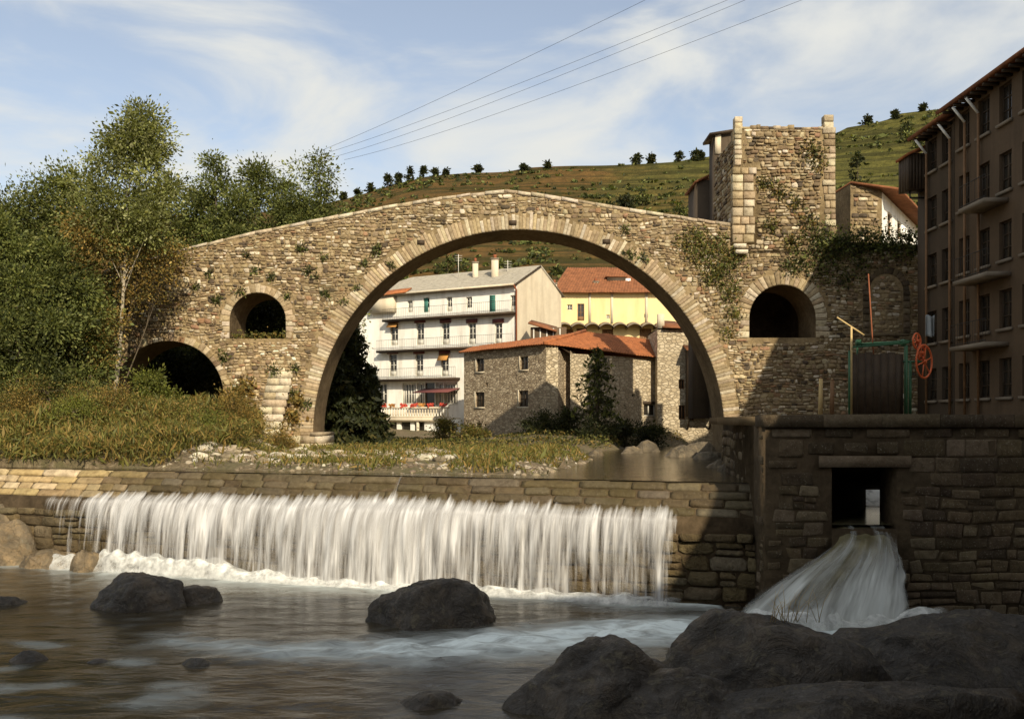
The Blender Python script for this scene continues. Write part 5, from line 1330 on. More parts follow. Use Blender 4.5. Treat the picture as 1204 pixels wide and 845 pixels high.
def dens_k(l): return 2.4 if .1 < l < .2 else 1.6 if l <= .1 else 1.0
def tree(name, label, base, H, rx, ry, zc0, shape, nclump, nleaf, lsz, pal, seed, group=None, trunk_r=.18, bark=None, lean=(0, 0), csig=.55, cat='tree', limbs=14):
    """crown from zc0 (fraction of H) to the top; shape(t) gives the relative radius"""
    r_ = random.Random(seed); g = np.random.default_rng(seed); base = Vector(base); lsz0 = lsz; lsz = lsz * (.62 if lsz < .2 else 1)
    t_ = thing(name, label, cat, base, group); 
    axis_p = lambda k: base + Vector((lean[0] * k + .12 * math.sin(k * 5 + seed), lean[1] * k, H * k))
    cl = []
    for i in range(nclump):
        k = r_.random() ** .9; rad = math.sqrt(r_.random()) ; an = r_.random() * 2 * PI
        hgt = lerp(zc0, 1.0, k); c_ = axis_p(hgt); f = shape(k)
        cl.append((c_ + Vector((math.cos(an) * rx * f * rad, math.sin(an) * ry * f * rad, U(r_, -.3, .3))), hgt, U(r_, .6, 1.25), U(r_, .55, 1.4)))
    mb = MB(); ks = [0, .1, .25, .45, .65, .85, .97]
    mb.tube([axis_p(k) for k in ks], [max(.015, trunk_r * (1.25 if k == 0 else 1) * (1 - k * .95)) for k in ks], 8)
    for (c_, hgt, sz, tn) in cl[:limbs]:
        k0 = max(.08, hgt - U(r_, .08, .2)); p0 = axis_p(k0); mid = p0.lerp(c_, .55) + Vector((0, 0, U(r_, -.1, .25)))
        r0 = max(.015, trunk_r * (1 - k0) * .45); mb.tube([p0, mid, c_], [r0, r0 * .6, r0 * .2], 5, cap=False)
    mb.build('trunk', bark or M_BARK, t_)
    pts = []; bi = []
    for (c_, hgt, sz, tn) in cl:
        m_ = max(6, int(nleaf * dens_k(lsz0) / nclump * sz)); q = g.normal(0, 1, (m_, 3)) * np.array([csig, csig, csig * .75]) * sz
        pts.append(q + np.array(c_)); bi.append(np.full(m_, tn))
    leaves('crown', np.concatenate(pts), lsz, pal, t_, seed, bias=np.concatenate(bi), jit=.28)
    return t_
round_ = lambda t: max(.12, math.sin(PI * (.08 + .84 * t)) ** .7)
egg = lambda t: max(.10, math.sin(PI * (.18 + .80 * t)) ** .8)
cone = lambda t: max(.06, 1 - t) ** .8
spire = lambda t: max(.08, (1 - t) ** .6 * min(1, .5 + t * 2))
def gz(x, y): return ground_z(x, y) - .05
def gpx(px, Y): X = (px - CX) / F * Y; return Vector((X, Y, gz(X, Y)))
def hgt_to(py, Y, b): return EYE + (CY - py) / F * Y - b.z

# big pale-barked poplar in front of the bridge end
b = gpx(130, 46.0); tree('poplar_tree', 'tall pale-trunked poplar with open sunlit crown beside the flood arch', b, hgt_to(131, 46, b), 2.5, 2.0, .56, lambda t: max(.14, (1 - t ** 3.0) ** .6 * min(1, .8 + t)), 100, 12500, .15, POPLAR, 101, trunk_r=.13, bark=M_BIRCH, lean=(1.35, 0), csig=.42, limbs=30)
# loose russet underwood around its trunk and over the bridge end
for i, (px, Y, py, rx, z0, n, pal, lab) in enumerate((
    (120, 46.6, 262, 1.2, .60, 1500, RUSSET, 'thin russet-leaved young tree before the low flood arch'),
    (106, 45.0, 250, 1.3, .22, 3600, RUSSET, 'russet-green young tree left of the pale poplar trunk'),
    (124, 47.2, 290, .9, .66, 900, RUSSET, 'slender russet sapling leaning towards the bridge wall above the flood arch'))):
    b = gpx(px, Y); tree('young_tree', lab, b, hgt_to(py, Y, b), rx, 1.3, z0, round_, 42, n, .13, pal, 130 + i, 'young trees at the bridge end', trunk_r=.05, csig=.42, lean=((2.3, 0), (0, 0), (3.7, 0))[i])
LT = [(8, 45.5, 232, 1.9, 9000, GREEN), (38, 47.0, 226, 1.7, 9000, GREEN), (74, 48.0, 208, 1.5, 8000, GREEN), (96, 47.0, 206, 1.1, 6000, POPLAR), (58, 44.0, 290, 2.6, 12000, GREEN), (-12, 43.0, 255, 2.6, 12000, GREEN), (20, 42.0, 330, 2.2, 9000, GREEN), (84, 44.5, 335, 1.3, 6000, GREEN), (-45, 46, 215, 2.8, 9000, GREEN)]
LTL = ['bushy green tree with ragged top at the left bank', 'pointed green tree just behind the bank thicket', 'slim green tree rising left of the tall poplar', 'light green narrow tree touching the poplar crown',
       'broad low green tree filling the bank thicket', 'broad dark green tree standing furthest up the bank', 'low leafy tree overhanging the bank weeds', 'low rounded tree before the poplar trunk', 'large green tree at the outer end of the thicket']
for i, (px, Y, py, rx, n, pal) in enumerate(LT):
    b = gpx(px, Y); tree('broadleaf_tree', LTL[i], b, hgt_to(py, Y, b), rx, 1.8, .12, egg, 70, n, .15, pal, 150 + i, 'broadleaf trees of the left bank', trunk_r=.13, csig=.5)
BTL = ['tallest pointed tree behind the bridge ramp', 'low bushy tree between the poplar and the tallest ramp tree', 'broad green tree behind the ramp, next to the tallest pointed one',
       'lower rounded tree in the dip of the row behind the ramp', 'full-crowned tree behind the ramp, beside the narrow end tree', 'narrow tall tree ending the row behind the ramp towards the hill',
       'low leafy tree close behind the parapet above the small arch', 'wide tree half hidden behind the pale poplar crown', 'smallest tree behind the ramp, under the hill skyline']
BT_ = [(256, 58.5, 184, 2.0, 9000), (232, 60, 226, 2.2, 7000), (300, 60.0, 195, 2.1, 8000), (330, 61, 212, 1.9, 7000), (352, 59.5, 206, 1.6, 7000), (377, 60.5, 187, 1.1, 4500), (284, 57.5, 232, 2.2, 6500), (200, 60, 215, 2.4, 8000), (395, 63, 262, 1.6, 4000)]
for i, (px, Y, py, rx, n) in enumerate(BT_):
    b = gpx(px, Y); tree('broadleaf_tree', BTL[i], b, hgt_to(py, Y, b), rx, 1.9, .22, egg, 60, n, .17, GREEN, 170 + i, 'trees behind the bridge ramp', trunk_r=.16, csig=.5)
# dark undergrowth behind flood arches; two shrubs added to darken the small arch
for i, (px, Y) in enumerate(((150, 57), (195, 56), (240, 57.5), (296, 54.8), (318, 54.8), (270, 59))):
    b = gpx(px, Y); tree('bank_shrub', ['dark shrub deep inside the low flood arch', 'dark shrub in the middle of the low flood arch', 'dark shrub behind the flood arch beside its pier', 'tall dark shrub added to darken the small upper arch', 'tall dark shrub added behind the small upper arch jamb to darken it', 'tall dark shrub between the two flood openings'][i], b, 8.0 if px > 250 else 4.2, 2.0, 1.2, .05, round_, 30, 4200, .17, DARK, 190 + i, 'shrubs behind the flood arches', trunk_r=.07, csig=.55, cat='shrub')

def conifer(label, base, H, rad, pal, seed, name='conifer_tree', bare=.08, n=9000, lsz=.16, gap=.4):
    r_ = random.Random(seed); g = np.random.default_rng(seed); base = Vector(base); t_ = thing(name, label, 'tree', base)
    mb = MB(); mb.tube([base, base + Vector((.05, 0, H * .5)), base + Vector((0, 0, H * .985))], [H * .022, H * .013, .015], 8); pts = []
    z = bare
    while z < .97:
        rr_ = rad * (1 - z) ** .8 * U(r_, .75, 1.15) + .15; k = r_.randint(4, 6); a0 = r_.random() * 6
        for i in range(k):
            an = a0 + i * 2 * PI / k + U(r_, -.3, .3); L_ = rr_ * U(r_, .65, 1.15); d = Vector((math.cos(an), math.sin(an), 0))
            p0 = base + Vector((0, 0, H * z)); p2 = p0 + d * L_ + Vector((0, 0, -.28 * L_ + U(r_, -.1, .1))); p1 = p0.lerp(p2, .5) + Vector((0, 0, .08 * L_))
            mb.tube([p0, p1, p2], [.035, .022, .008], 4, cap=False)
            m_ = int(n * gap / 40 * (.3 + L_ / rad)); tt = g.uniform(.15, 1.05, m_)
            q = np.array([np.array(p0.lerp(p1, t * 2) if t < .5 else p1.lerp(p2, t * 2 - 1)) for t in tt])
            q += g.normal(0, 1, (m_, 3)) * (np.array([.16, .16, .09]) * (.5 + L_ * .35)); q[:, 2] -= .08; pts.append(q)
        z += U(r_, .035, .06)
    mb.build('trunk', M_BARK, t_); leaves('crown', np.concatenate(pts), lsz, pal, t_, seed, droop=.8, asp=2.2); return t_
b = gpx(412, 61); conifer('large dark spruce under the left haunch of the arch', b, hgt_to(362, 61, b), 2.6, DARK, 301, n=15000)
b = gpx(392, 59); conifer('dark leaning spruce close against the arch pier', b, hgt_to(402, 59, b), 2.0, DARK, 302, n=10000)
b = gpx(436, 64); conifer('small spruce beside the hotel terrace', b, hgt_to(432, 64, b), 1.5, DARK, 303, n=7000)
b = gpx(702, 61.5); conifer('sparse dark larch standing before the long pale wall', b, hgt_to(402, 61.5, b), 2.6, DARK + GREEN, 304, n=3000, bare=.28, gap=.42, lsz=.13)
RSL = ['dark shrub below the pale corner pier of the rubble house', 'dark shrub right of the larch trunk', 'dark shrub under the wood-lintelled window', 'low dark shrub at the larch foot', 'low dark shrub below the rubble house front',
       'weedy shrub before the hotel plinth', 'small weedy shrub beside the rubble house left end']
for i, (px, Y, H, rx) in enumerate(((672, 63, 1.5, 1.2), (735, 63, 1.5, 1.4), (765, 65, 1.2, 1.0), (700, 60, 1.2, 1.4), (640, 64, 1.1, 1.4), (520, 70, 1.2, 1.0), (555, 66, .9, 1.2))):
    b = gpx(px, Y); b.z = max(b.z, 3.35); tree('river_shrub', RSL[i], b, H, rx, 1.0, .05, round_, 22, 1500, .14, DARK if px > 600 else WEED, 320 + i, 'shrubs below the rubble house', trunk_r=.04, csig=.3, cat='shrub')
# yellow-green bush in the flood arch mouth
b = gpx(182, 44.0); tree('green_bush', 'bright yellow-green bush in the mouth of the flood arch', b, hgt_to(450, 44, b), 1.35, 1.1, .05, round_, 30, 3200, .13, BRIGHT, 340, trunk_r=.05, csig=.3, cat='bush')
BBL = ['tall russet bush between the flood arch and the pier', 'russet bush against the battered pale buttress', 'small russet bush at the pier foot', 'broad weedy bush under the thicket above the weir',
       'weedy bush at the outer end of the bank above the weir', 'weedy bush below the poplar trunk', 'low weedy bush beside the bright green bush', 'small bright green bush near the loose pale stones', 'weedy bush beside the grey bank boulder', 'low weedy bush before the russet bushes', 'russet bush among weeds at the outer bank', 'russet bush among weeds below the poplar', 'weedy bush below the bright green bush', 'light green bush at the bank edge above the weir']
for i, (px, Y, H, rx, pal) in enumerate(((272, 46.5, 1.6, .8, RUSSET), (293, 47.0, .9, .6, RUSSET), (330, 45.5, .7, .5, RUSSET), (60, 41, 1.9, 1.8, WEED), (10, 40.5, 2.0, 1.7, WEED), (100, 42, 1.6, 1.5, WEED), (215, 43, 1.0, 1.1, WEED), (240, 42, .8, 1.0, BRIGHT), (150, 41, 1.1, 1.2, WEED), (285, 42, .8, .9, WEED), (35, 40.0, 1.6, 1.2, RUSSET), (130, 40.5, 1.3, 1.1, RUSSET), (185, 41.0, 1.0, 1.2, WEED), (85, 39.0, 1.2, 1.2, BRIGHT))):
    b = gpx(px, Y); tree('bank_bush', BBL[i], b, H, rx, .9, .03, round_, 30, 3600, .075, pal, 350 + i, 'bushes at the pier' if i < 3 else 'bushes above the weir', trunk_r=.03, csig=.3, cat='bush')
# rough grass and weeds: uncountable
g = np.random.default_rng(77); pts = []
while len(pts) < 130000:
    X = g.uniform(-31, 4); Y = g.uniform(29, 52) 
    d = Y - weirY(X)
    if d < (.55 if X < -12 else .8): continue
    if X > -13 and g.uniform() > .09 * (1 + max(-.95, nz3(X * .5, Y * .5, 2) * 4)): continue
    if ground_z(X, Y) < 3.44: continue
    z = ground_z(X, Y); h = (.85 if X < -12 else .2) * (1.2 + nz3(X * .4, Y * .4, 6)) * g.uniform(.1, 1.0)
    pts.append((X, Y, z + max(.02, h)))
leaves('bank_weeds', pts, .05, WEED, None, 78, asp=5.5, vert=1.4, kind='stuff')
bpy.data.objects['bank_weeds']['label'] = 'rough grass and weeds covering the left bank'
bpy.data.objects['bank_weeds']['category'] = 'weeds'
# weeds along the foot of far banks
g = np.random.default_rng(79); pts = []
while len(pts) < 22000:
    X = g.uniform(-14, 13); Y = g.uniform(54, 73); z = ground_z(X, Y)
    if z < 3.5 or nz3(X * .4, Y * .4, 3) < -.1: continue
    pts.append((X, Y, z + g.uniform(.02, .35 if X > 1 else .14)))
leaves('far_bank_weeds', pts, .07, WEED + DARK, None, 80, asp=2.4, kind='stuff'); bpy.data.objects['far_bank_weeds']['label'] = 'weeds on the bank beyond the bridge'; bpy.data.objects['far_bank_weeds']['category'] = 'weeds'

# plants on the masonry
def wall_plant(label, pts_c, Y, sp, n, lsz, pal, seed, name='wall_plant', group=None, thick=.16):
    g_ = np.random.default_rng(seed); c_ = P(pts_c[0][0], pts_c[0][1], Y); t_ = thing(name, label, 'plant', c_, group); q = []
    for (px, py, s_) in pts_c:
        c_ = P(px, py, Y); m_ = max(10, int(n * s_ * s_)); k = g_.normal(0, 1, (m_, 3)) * np.array([s_ * sp, 0, s_ * sp * .9]); k[:, 1] = -np.abs(g_.normal(0, thick, m_)) - .05; q.append(k + np.array(c_))
    leaves('leaves', np.concatenate(q), lsz, pal, t_, seed, asp=1.4)
    m_ = MB(); c_ = P(pts_c[0][0], pts_c[0][1], Y)
    for k in range(3): m_.tube([c_ + Vector((0, .03, 0)), c_ + Vector((.1 * (k - 1), -.1, .05)), c_ + Vector((.2 * (k - 1), -.16, .16 - .2 * (k % 2)))], [.015, .01, .004], 4)
    m_.build('stems', M_BARK, t_)
tuf = [(320, 325), (338, 348), (355, 292), (380, 303), (362, 318), (441, 297), (428, 311), (445, 292), (460, 312), (383, 345), (405, 355), (247, 322), (283, 343), (255, 353), (231, 338), (300, 318), (347, 432), (322, 436), (345, 462), (362, 475), (263, 420), (372, 325), (740, 298), (756, 303), (735, 270), (420, 338), (290, 300)]
for i, (px, py) in enumerate(tuf):
    wall_plant('small dark tuft growing from a joint of the bridge wall', [(px, py, U(rng, .7, 1.15))], BY, .16, 90, .085, DARK + GREEN, 400 + i, 'wall_tuft', 'tufts on the bridge wall', .1)
wall_plant('ivy patch hanging on the bridge beside the tower foot', [(810, 285, 1.2), (825, 300, 1.6), (842, 290, 1.3), (850, 318, 1.5), (835, 325, 1.1), (858, 345, 1.2), (862, 305, 1.2), (820, 275, .8), (862, 370, .9), (855, 392, .7)], BY, .32, 240, .08, GREEN + WEED, 450, 'ivy')
wall_plant('ivy and scrub along the top of the quay wall', [(x, 286 + 5 * math.sin(x * .4), 1.0 + .4 * math.sin(x * 1.7)) for x in range(955, 1092, 9)], BY, .36, 330, .085, DARK + GREEN, 451, 'ivy', thick=.3)
wall_plant('ivy hanging right of the arch under the tower', [(930, 312, 1.0), (945, 305, 1.1), (965, 318, 1.2), (978, 300, 1.0), (992, 330, 1.0), (1010, 310, 1.2)], BY, .36, 260, .08, DARK + GREEN, 452, 'ivy')
for i, (px, py, s_) in enumerate(((955, 178, 1.1), (962, 195, .8), (915, 225, 1.0), (898, 215, .8), (935, 240, .8), (950, 260, .9), (905, 265, .9), (930, 285, 1.0))):
    wall_plant('patch of moss and weeds on the gate tower face', [(px, py, s_)], TY - .06, .30, 190, .09, WEED + DARK, 460 + i, 'wall_moss', 'weed patches on the tower', .05)
wall_plant('russet creeper on the wall between flood arch and pier', [(275, 470, 1.2), (285, 490, 1.4), (268, 500, 1.2), (290, 455, .8), (350, 470, .7), (345, 490, .8)], BY, .34, 330, .12, RUSSET, 475, 'creeper')
wall_plant('grass growing on the sill of the small arch', [(x, 395, .5) for x in range(274, 336, 6)], BY + .3, .3, 160, .09, WEED, 476, 'sill_grass', thick=.15)

# hill scrub and ridge trees
g = np.random.default_rng(90); pts = []
for i in range(7000):
    X = g.uniform(-120, 260); Y = g.uniform(140, 326); m_ = nz3(X * .03, Y * .03, 6)
    zt = hill_z(X, Y); kk_ = zt / 4.6 + 0.25 * nz3(X * 0.01, Y * 0.008, 9)
    if m_ < .02 and g.uniform() > .12 and not (kk_ - math.floor(kk_) < .16 and g.uniform() < .8): continue
    z = hill_z(X, Y); s_ = g.uniform(.35, 1.3); k = g.normal(0, 1, (18, 3)) * np.array([s_, s_, s_ * .5]) * .6; k[:, 2] = np.abs(k[:, 2]); pts.append(k + np.array([X, Y, z]))
leaves('hill_scrub', np.concatenate(pts), .6, DARK + GREEN, None, 91, kind='stuff'); bpy.data.objects['hill_scrub']['label'] = 'dark scrub scattered over the hillside'; bpy.data.objects['hill_scrub']['category'] = 'scrub'
RT = [(404, 232, 1.6), (420, 226, 2.0), (436, 219, 2.4), (456, 212, 4.2), (469, 209, 4.0), (482, 206, 4.6), (498, 202, 5.0), (511, 203, 3.4), (524, 206, 2.0), (562, 200, 2.6), (616, 197, 2.2), (644, 199, 1.4), (748, 193, 3.0), (765, 188, 3.2), (798, 186, 3.6), (818, 183, 3.0), (823, 186, 3.0), (1020, 143, 3.2), (1052, 133, 3.0), (1085, 132, 2.0)]
for i, (px, py, H) in enumerate(RT):
    Y = 327.0; X = (px - CX) / F * Y; bz = hill_z(X, Y) - .3; H = (H * .85 + .4) * U(rng, .7, 1.2)
    lab = 'small dark conifer in the row along the ridge' if px < 540 else 'lone round tree on the ridge skyline'
    tree('ridge_tree', lab, (X, Y, bz), H + .4, H * .42, H * .4, -.05 if px < 540 else .12, cone if px < 540 else round_, 16, 500, .55, DARK, 500 + i, 'trees on the ridge', trunk_r=.14, csig=.5, limbs=5)
X = (1008 - CX) / F * 150; bz = hill_z(X, 150); tree('field_tree', 'dark single tree standing in the terraced field', (X, 150, bz), EYE + (CY - 176) / F * 150 - bz, 1.7, 1.6, .55, round_, 16, 900, .34, DARK, 530, trunk_r=.12, csig=.5)
for i, (px, py, Y, H) in enumerate(((735, 215, 260, 5), (720, 222, 250, 4), (755, 228, 240, 4), (690, 232, 235, 3), (668, 300, 150, 4), (600, 300, 160, 4.5), (640, 292, 170, 4), (540, 320, 140, 5), (520, 330, 135, 5), (560, 310, 145, 5))):
    X = (px - CX) / F * Y; tree('hill_tree', 'dark bushy tree on the hillside above the hotel' if Y < 200 else 'dark bushy tree in the hill pasture', (X, Y, hill_z(X, Y) - .2), H, H * .5, H * .5, .1, round_, 16, 700, .5, DARK, 540 + i, 'trees above the hotel' if Y < 200 else 'trees in the hill pasture', trunk_r=.12, csig=.7, limbs=5)

# ------------------------------------------------------------------ rocks
def rock(name, label, cx, cy, z0, rx, ry, h, seed, mat=None, tint=(.052, .040, .027), parts=2, group=None, ridge=(0, 0), cat='rock', rot=0.0):
    """a split, worn boulder: broad flat facets from random cutting planes, edges rounded by noise"""
    nu, nv = 64, 30; r_ = random.Random(int(seed * 100)); pl_ = []
    for i in range(15):
        n_ = Vector((r_.gauss(0, 1), r_.gauss(0, 1), abs(r_.gauss(0, .8)))).normalized(); pl_.append((n_, U(r_, .72, 1.0)))
    def fn(u, v):
        an = u * 2 * PI; ph_ = v * PI * .5
        p = Vector((math.cos(an) * math.cos(ph_), math.sin(an) * math.cos(ph_), math.sin(ph_)))
        q = p + .10 * Vector((noise.noise(p * 2.2 + Vector((seed, 0, 0))), noise.noise(p * 2.2 + Vector((0, seed, 0))), 0)); q.normalize()
        k = 1.12
        for n_, d_ in pl_:
            c_ = q.dot(n_)
            if c_ > .05:
                t = d_ / c_
                if t < k + .12: k = min(k, t) if t < k - .12 else (k + t) / 2 - ((k - t) ** 2) / .48 - .06 * .5
        k *= 1 + .09 * noise.noise(p * 3.1 + Vector((0, seed, 0))) + .045 * noise.noise(p * 8 + Vector((0, 0, seed))) + .02 * noise.noise(p * 19 + Vector((0, 0, seed)))
        X_, Y_, Z_ = p.x * rx * k * 1.08 + ridge[0] * p.z, p.y * ry * k * 1.08 + ridge[1] * p.z, p.z * h * k * 1.1
        return Vector((cx + X_, cy + Y_, z0 - .3 + Z_ + .3 * p.z))
    tv = []
    for j_ in range(nv):
        for i_ in range(nu):
            f_ = 1 + .5 * noise.noise(Vector((math.cos(i_ / nu * 2 * PI) * 2 + seed, math.sin(i_ / nu * 2 * PI) * 2, j_ / nv * 2.5))); tv.append(tuple(c_ * f_ for c_ in tint))
    o = grid_mesh(name, nu, nv, fn, mat or M_RIVERROCK, None, smooth=True, tint=np.array(tv))
    return tagit(o, label, cat, group)
rock('boulder', 'dark domed boulder standing alone in the middle of the pool', (516 - CX) / F * 24.2, 24.2, 0, 1.58, 1.1, 1.08, 2.3, ridge=(-.1, 0))
rock('boulder', 'rounded dark boulder in the left part of the pool', (165 - CX) / F * 26.2, 26.2, 0, 1.35, 1.0, .98, 5.1)
rock('boulder', 'flat low boulder behind the rounded left boulder', (222 - CX) / F * 27.0, 27.0, 0, 1.1, .8, .5, 8.2)
rock('foreground_rock', 'pointed dark rock at the near edge of the pool', (705 - CX) / F * 17.6, 17.4, -.3, 1.75, 1.3, 1.35, 11.7, ridge=(.05, .1))
rock('foreground_rock', 'largest dark rock crowned with dry grass below the sluice race', (905 - CX) / F * 18.6, 18.3, -.3, 2.3, 1.5, 1.72, 14.9, ridge=(-.15, .2))
rock('foreground_rock', 'long low rock shelf running out under the quay wall', (1110 - CX) / F * 19.6, 19.4, -.3, 3.0, 1.7, 1.4, 17.3, ridge=(.2, .2))
rock('foreground_rock', 'low dark rock linking the two near rocks', (800 - CX) / F * 17.0, 16.6, -.3, 1.5, 1.1, 1.05, 20.1)
rock('foreground_rock', 'broad dark rock mass on the near bank right of the pool', (1020 - CX) / F * 16.6, 16.2, -.3, 3.4, 1.3, 1.15, 23.1)
rock('boulder', 'barely awash rock in the near pool', (500 - CX) / F * 17.7, 17.2, -.25, .9, .7, .42, 26.4)
for i, (px, Y, s_) in enumerate(((4, 26.6, .6), (35, 20.4, .5), (120, 20.2, .4), (225, 20.0, .4))):
    rock('shallow_stone', 'half-sunk brown stone in the shallows of the pool', (px - CX) / F * Y, Y, -.12, s_ * 1.3, s_, s_ * .55, 30 + i * 1.7, group='half-sunk stones in the pool')
# rocky toe of the bank, left of the falls
for i, (px, Y, rx, h, zb) in enumerate(((-15, 35.0, 2.0, 2.4, -.3), (22, 34.2, 1.3, 1.6, -.3), (62, 33.3, .9, .8, -.2), (105, 32.7, .7, .95, -.2), (45, 33.4, .8, .7, -.2))):
    rock('toe_rock', ['tall brown rock leaning against the weir beyond the falls end', 'large brown rock at the weir foot beside the tallest one', 'low brown rock next to the first strands of the falls', 'brown rock splashed by foam under the first strands', 'small brown rock between larger ones at the weir foot'][i], (px - CX) / F * Y, Y, zb, rx, .8, h, 50 + i * 2.3, tint=(.15, .11, .06), group='rocks at the weir foot')
# dry grass on the big rock
tg = thing('grass_tuft', 'dry grass stalks on the crown of the largest near rock', 'grass tuft', P(925, 712, 18.3)); rg_ = random.Random(4); m_ = MB()
for k in range(26):
    a = P(905 + 62 * rg_.random(), 716, 18.2 + U(rg_, -.3, .2)); a.z -= .25; h = U(rg_, .35, .75); d = Vector((U(rg_, -.25, .25), U(rg_, -.1, .1), h)); m_.tube([a, a + d * .6, a + d + Vector((d.x * .6, 0, 0))], [.007, .005, .002], 4)
m_.build('stalks', M_PALEWOOD, tg)
# pale river stones on the gravel spit
rs = random.Random(15); k = 0
for i in range(230):
    px = U(rs, 215, 530); Y = 36.0 + 10 * rs.random() ** 1.5
    X = (px - CX) / F * Y; s_ = U(rs, .10, .30); z = ground_z(X, Y)
    if z < 3.45 or Y - weirY(X) < 1.2: continue
    nu, nv = 10, 6; sd_ = rs.random() * 90
    def fn(u, v, s_=s_, X=X, Y=Y, z=z, sd_=sd_):
        an = u * 2 * PI; t = (v - .5) * PI; p = Vector((math.cos(an) * math.cos(t), math.sin(an) * math.cos(t), math.sin(t))); q = 1 + .45 * noise.noise(p * 1.3 + Vector((sd_, 0, 0))); return Vector((X + p.x * s_ * 1.4 * q, Y + p.y * s_ * q, z + .04 + p.z * s_ * .65 * q))
    tn = pick(rs, [((.50, .45, .35), 2), ((.36, .30, .21), 3), ((.22, .175, .115), 3)])
    o = grid_mesh('river_stone', nu, nv, fn, M_ASHLAR, None, smooth=False, tint=np.tile(np.array(tn), (nu * nv, 1))); tagit(o, 'pale loose stone on the gravel spit below the bridge', 'stone', 'loose stones on the gravel spit')
rock('bank_boulder', 'grey boulder among the weeds before the flood arch', (157 - CX) / F * 42.5, 42.5, gpx(157, 42.5).z + .1, .85, .6, .8, 71, M_ASHLAR, (.30, .25, .16))
for i, (px, Y, s_) in enumerate(((805, 47, .9), (822, 50, 1.0), (760, 55, .8), (835, 44, .7), (745, 52, .6), (700, 49, .5), (870, 33.4, .6), (848, 36, .5))):
    rock('river_boulder', 'dark boulder in the water under the right side of the arch', (px - CX) / F * Y, Y, 3.3, s_ * 1.3, s_ * .8, s_ * .8, 80 + i * 1.9, tint=(.13, .10, .06), group='boulders under the arch')

# ------------------------------------------------------------------ sluice gear on the platform
GY = 28.0
def gp(px, py, dy=0.0): return P(px, py, GY + dy)
gear = thing('sluice_gear', 'old green iron sluice frame with red cogwheels on the quay', 'sluice gear', gp(1035, 487))
def bar(name, a, b_, wd, mat, parent): m_ = MB(); m_.tube([a, b_], wd, 4); return m_.build(name, mat, parent)
zb = PZ
def down(p): return Vector((p.x, p.y, PZ - .06))
for px, top in ((998.5, 412), (1066, 406)): bar('post', down(gp(px, top)), gp(px, top), .036, M_GREENIRON, gear)
for px, top in ((1008, 404), (1064, 402)): bar('post', down(gp(px, top, .7)), gp(px, top, .7), .03, M_GREENIRON, gear)
bar('crossbeam', gp(1003, 408), gp(1068, 403), .04, M_GREENIRON, gear); bar('crossbeam', gp(1006, 405, .7), gp(1068, 401, .7), .05, M_GREENIRON, gear)
m_ = MB(); m_.tube([gp(1010, 405, .35), gp(1080, 401, .35)], .035, 8); m_.build('drive_shaft', M_GREENIRON, gear)
for px in (1009, 1062): m_ = MB(); c_ = gp(px, 403, .35); m_.tube([c_ - Vector((.06, 0, 0)), c_ + Vector((.06, 0, 0))], .11, 10); m_.build('shaft_bearing', M_GREENIRON, gear)
n = 7
for i in range(n):
    a, b_ = gp(lerp(1001, 1064, i / n), 416), gp(lerp(1001, 1064, (i + 1) / n), 416); m_ = MB(); m_.box((a.x + .012, GY + .1, PZ - .06), (b_.x - .012, GY + .17, a.z + .03 * (i % 3))); m_.build('gate_board', M_WOOD, gear)
m_ = MB(); m_.tube([gp(1021, 322, .35), gp(1026, 403, .35), gp(1028, 424, .35)], .02, 6); m_.build('rack_rod', M_RUST, gear)
def wheel(c_, rad, nsp, yaw, parent):
    ax = Vector((math.cos(yaw), math.sin(yaw), 0)); e1_ = Vector((-math.sin(yaw), math.cos(yaw), 0)); e2_ = Vector((0, 0, 1)); n_ = 40
    pts = [c_ + (e1_ * math.cos(2 * PI * i / n_) + e2_ * math.sin(2 * PI * i / n_)) * rad for i in range(n_ + 1)]
    m_ = MB(); m_.tube(pts, .028, 6, cap=False)
    for i in range(n_): m_.tube([pts[i], c_ + (pts[i] - c_) * 1.09], [.018, .012], 4)
    wh = m_.build('cogwheel', M_REDIRON, parent)
    for i in range(nsp): an = 2 * PI * i / nsp + .3; m_ = MB(); m_.tube([c_, c_ + (e1_ * math.cos(an) + e2_ * math.sin(an)) * rad], .02, 5); m_.build('spoke', M_REDIRON, wh)
    m_ = MB(); m_.tube([c_ - ax * .07, c_ + ax * .07], .06, 10); m_.build('hub', M_REDIRON, wh)
wheel(gp(1078, 401, .35), .235, 6, R(-50), gear); wheel(gp(1086.5, 425, .35), .49, 6, R(-50), gear); wheel(gp(1083, 415, .42), .22, 5, R(-50), gear)
m_ = MB(); c_ = gp(1086.5, 425, .35); m_.tube([c_, Vector((gp(1064, 425).x, GY + .35, c_.z))], .03, 8); m_.build('axle', M_GREENIRON, gear)
bar('post', down(gp(1070, 425, .35)), gp(1070, 425, .35), .05, M_GREENIRON, gear)
lev = thing('wooden_lever', 'pale wooden lever on a short prop beside the sluice frame', 'lever', down(gp(1001, 405)))
bar('prop', down(gp(1001, 384, .1)), gp(1001, 384, .1), .035, M_PALEWOOD, lev); bar('arm', gp(984, 373, .1), gp(1016, 394, .1), .03, M_PALEWOOD, lev)
for px, py in ((964.5, 445), (978, 447)):
    o_ = thing('wooden_post', 'short weathered post standing on the quay before the wall', 'post', P(px, 487, 30), 'posts on the quay'); a = P(px, py, 30); m_ = MB(); m_.tube([Vector((a.x, 30, PZ - .06)), Vector((a.x + .02, 30, a.z))], [.08, .06], 7); m_.build('shaft', M_PALEWOOD if px < 970 else M_BWOOD, o_); m_ = MB(); m_.tube([Vector((a.x + .02, 30, a.z)), Vector((a.x + .02, 30, a.z + .05))], [.065, .02], 7); m_.build('cap', M_BWOOD, o_)
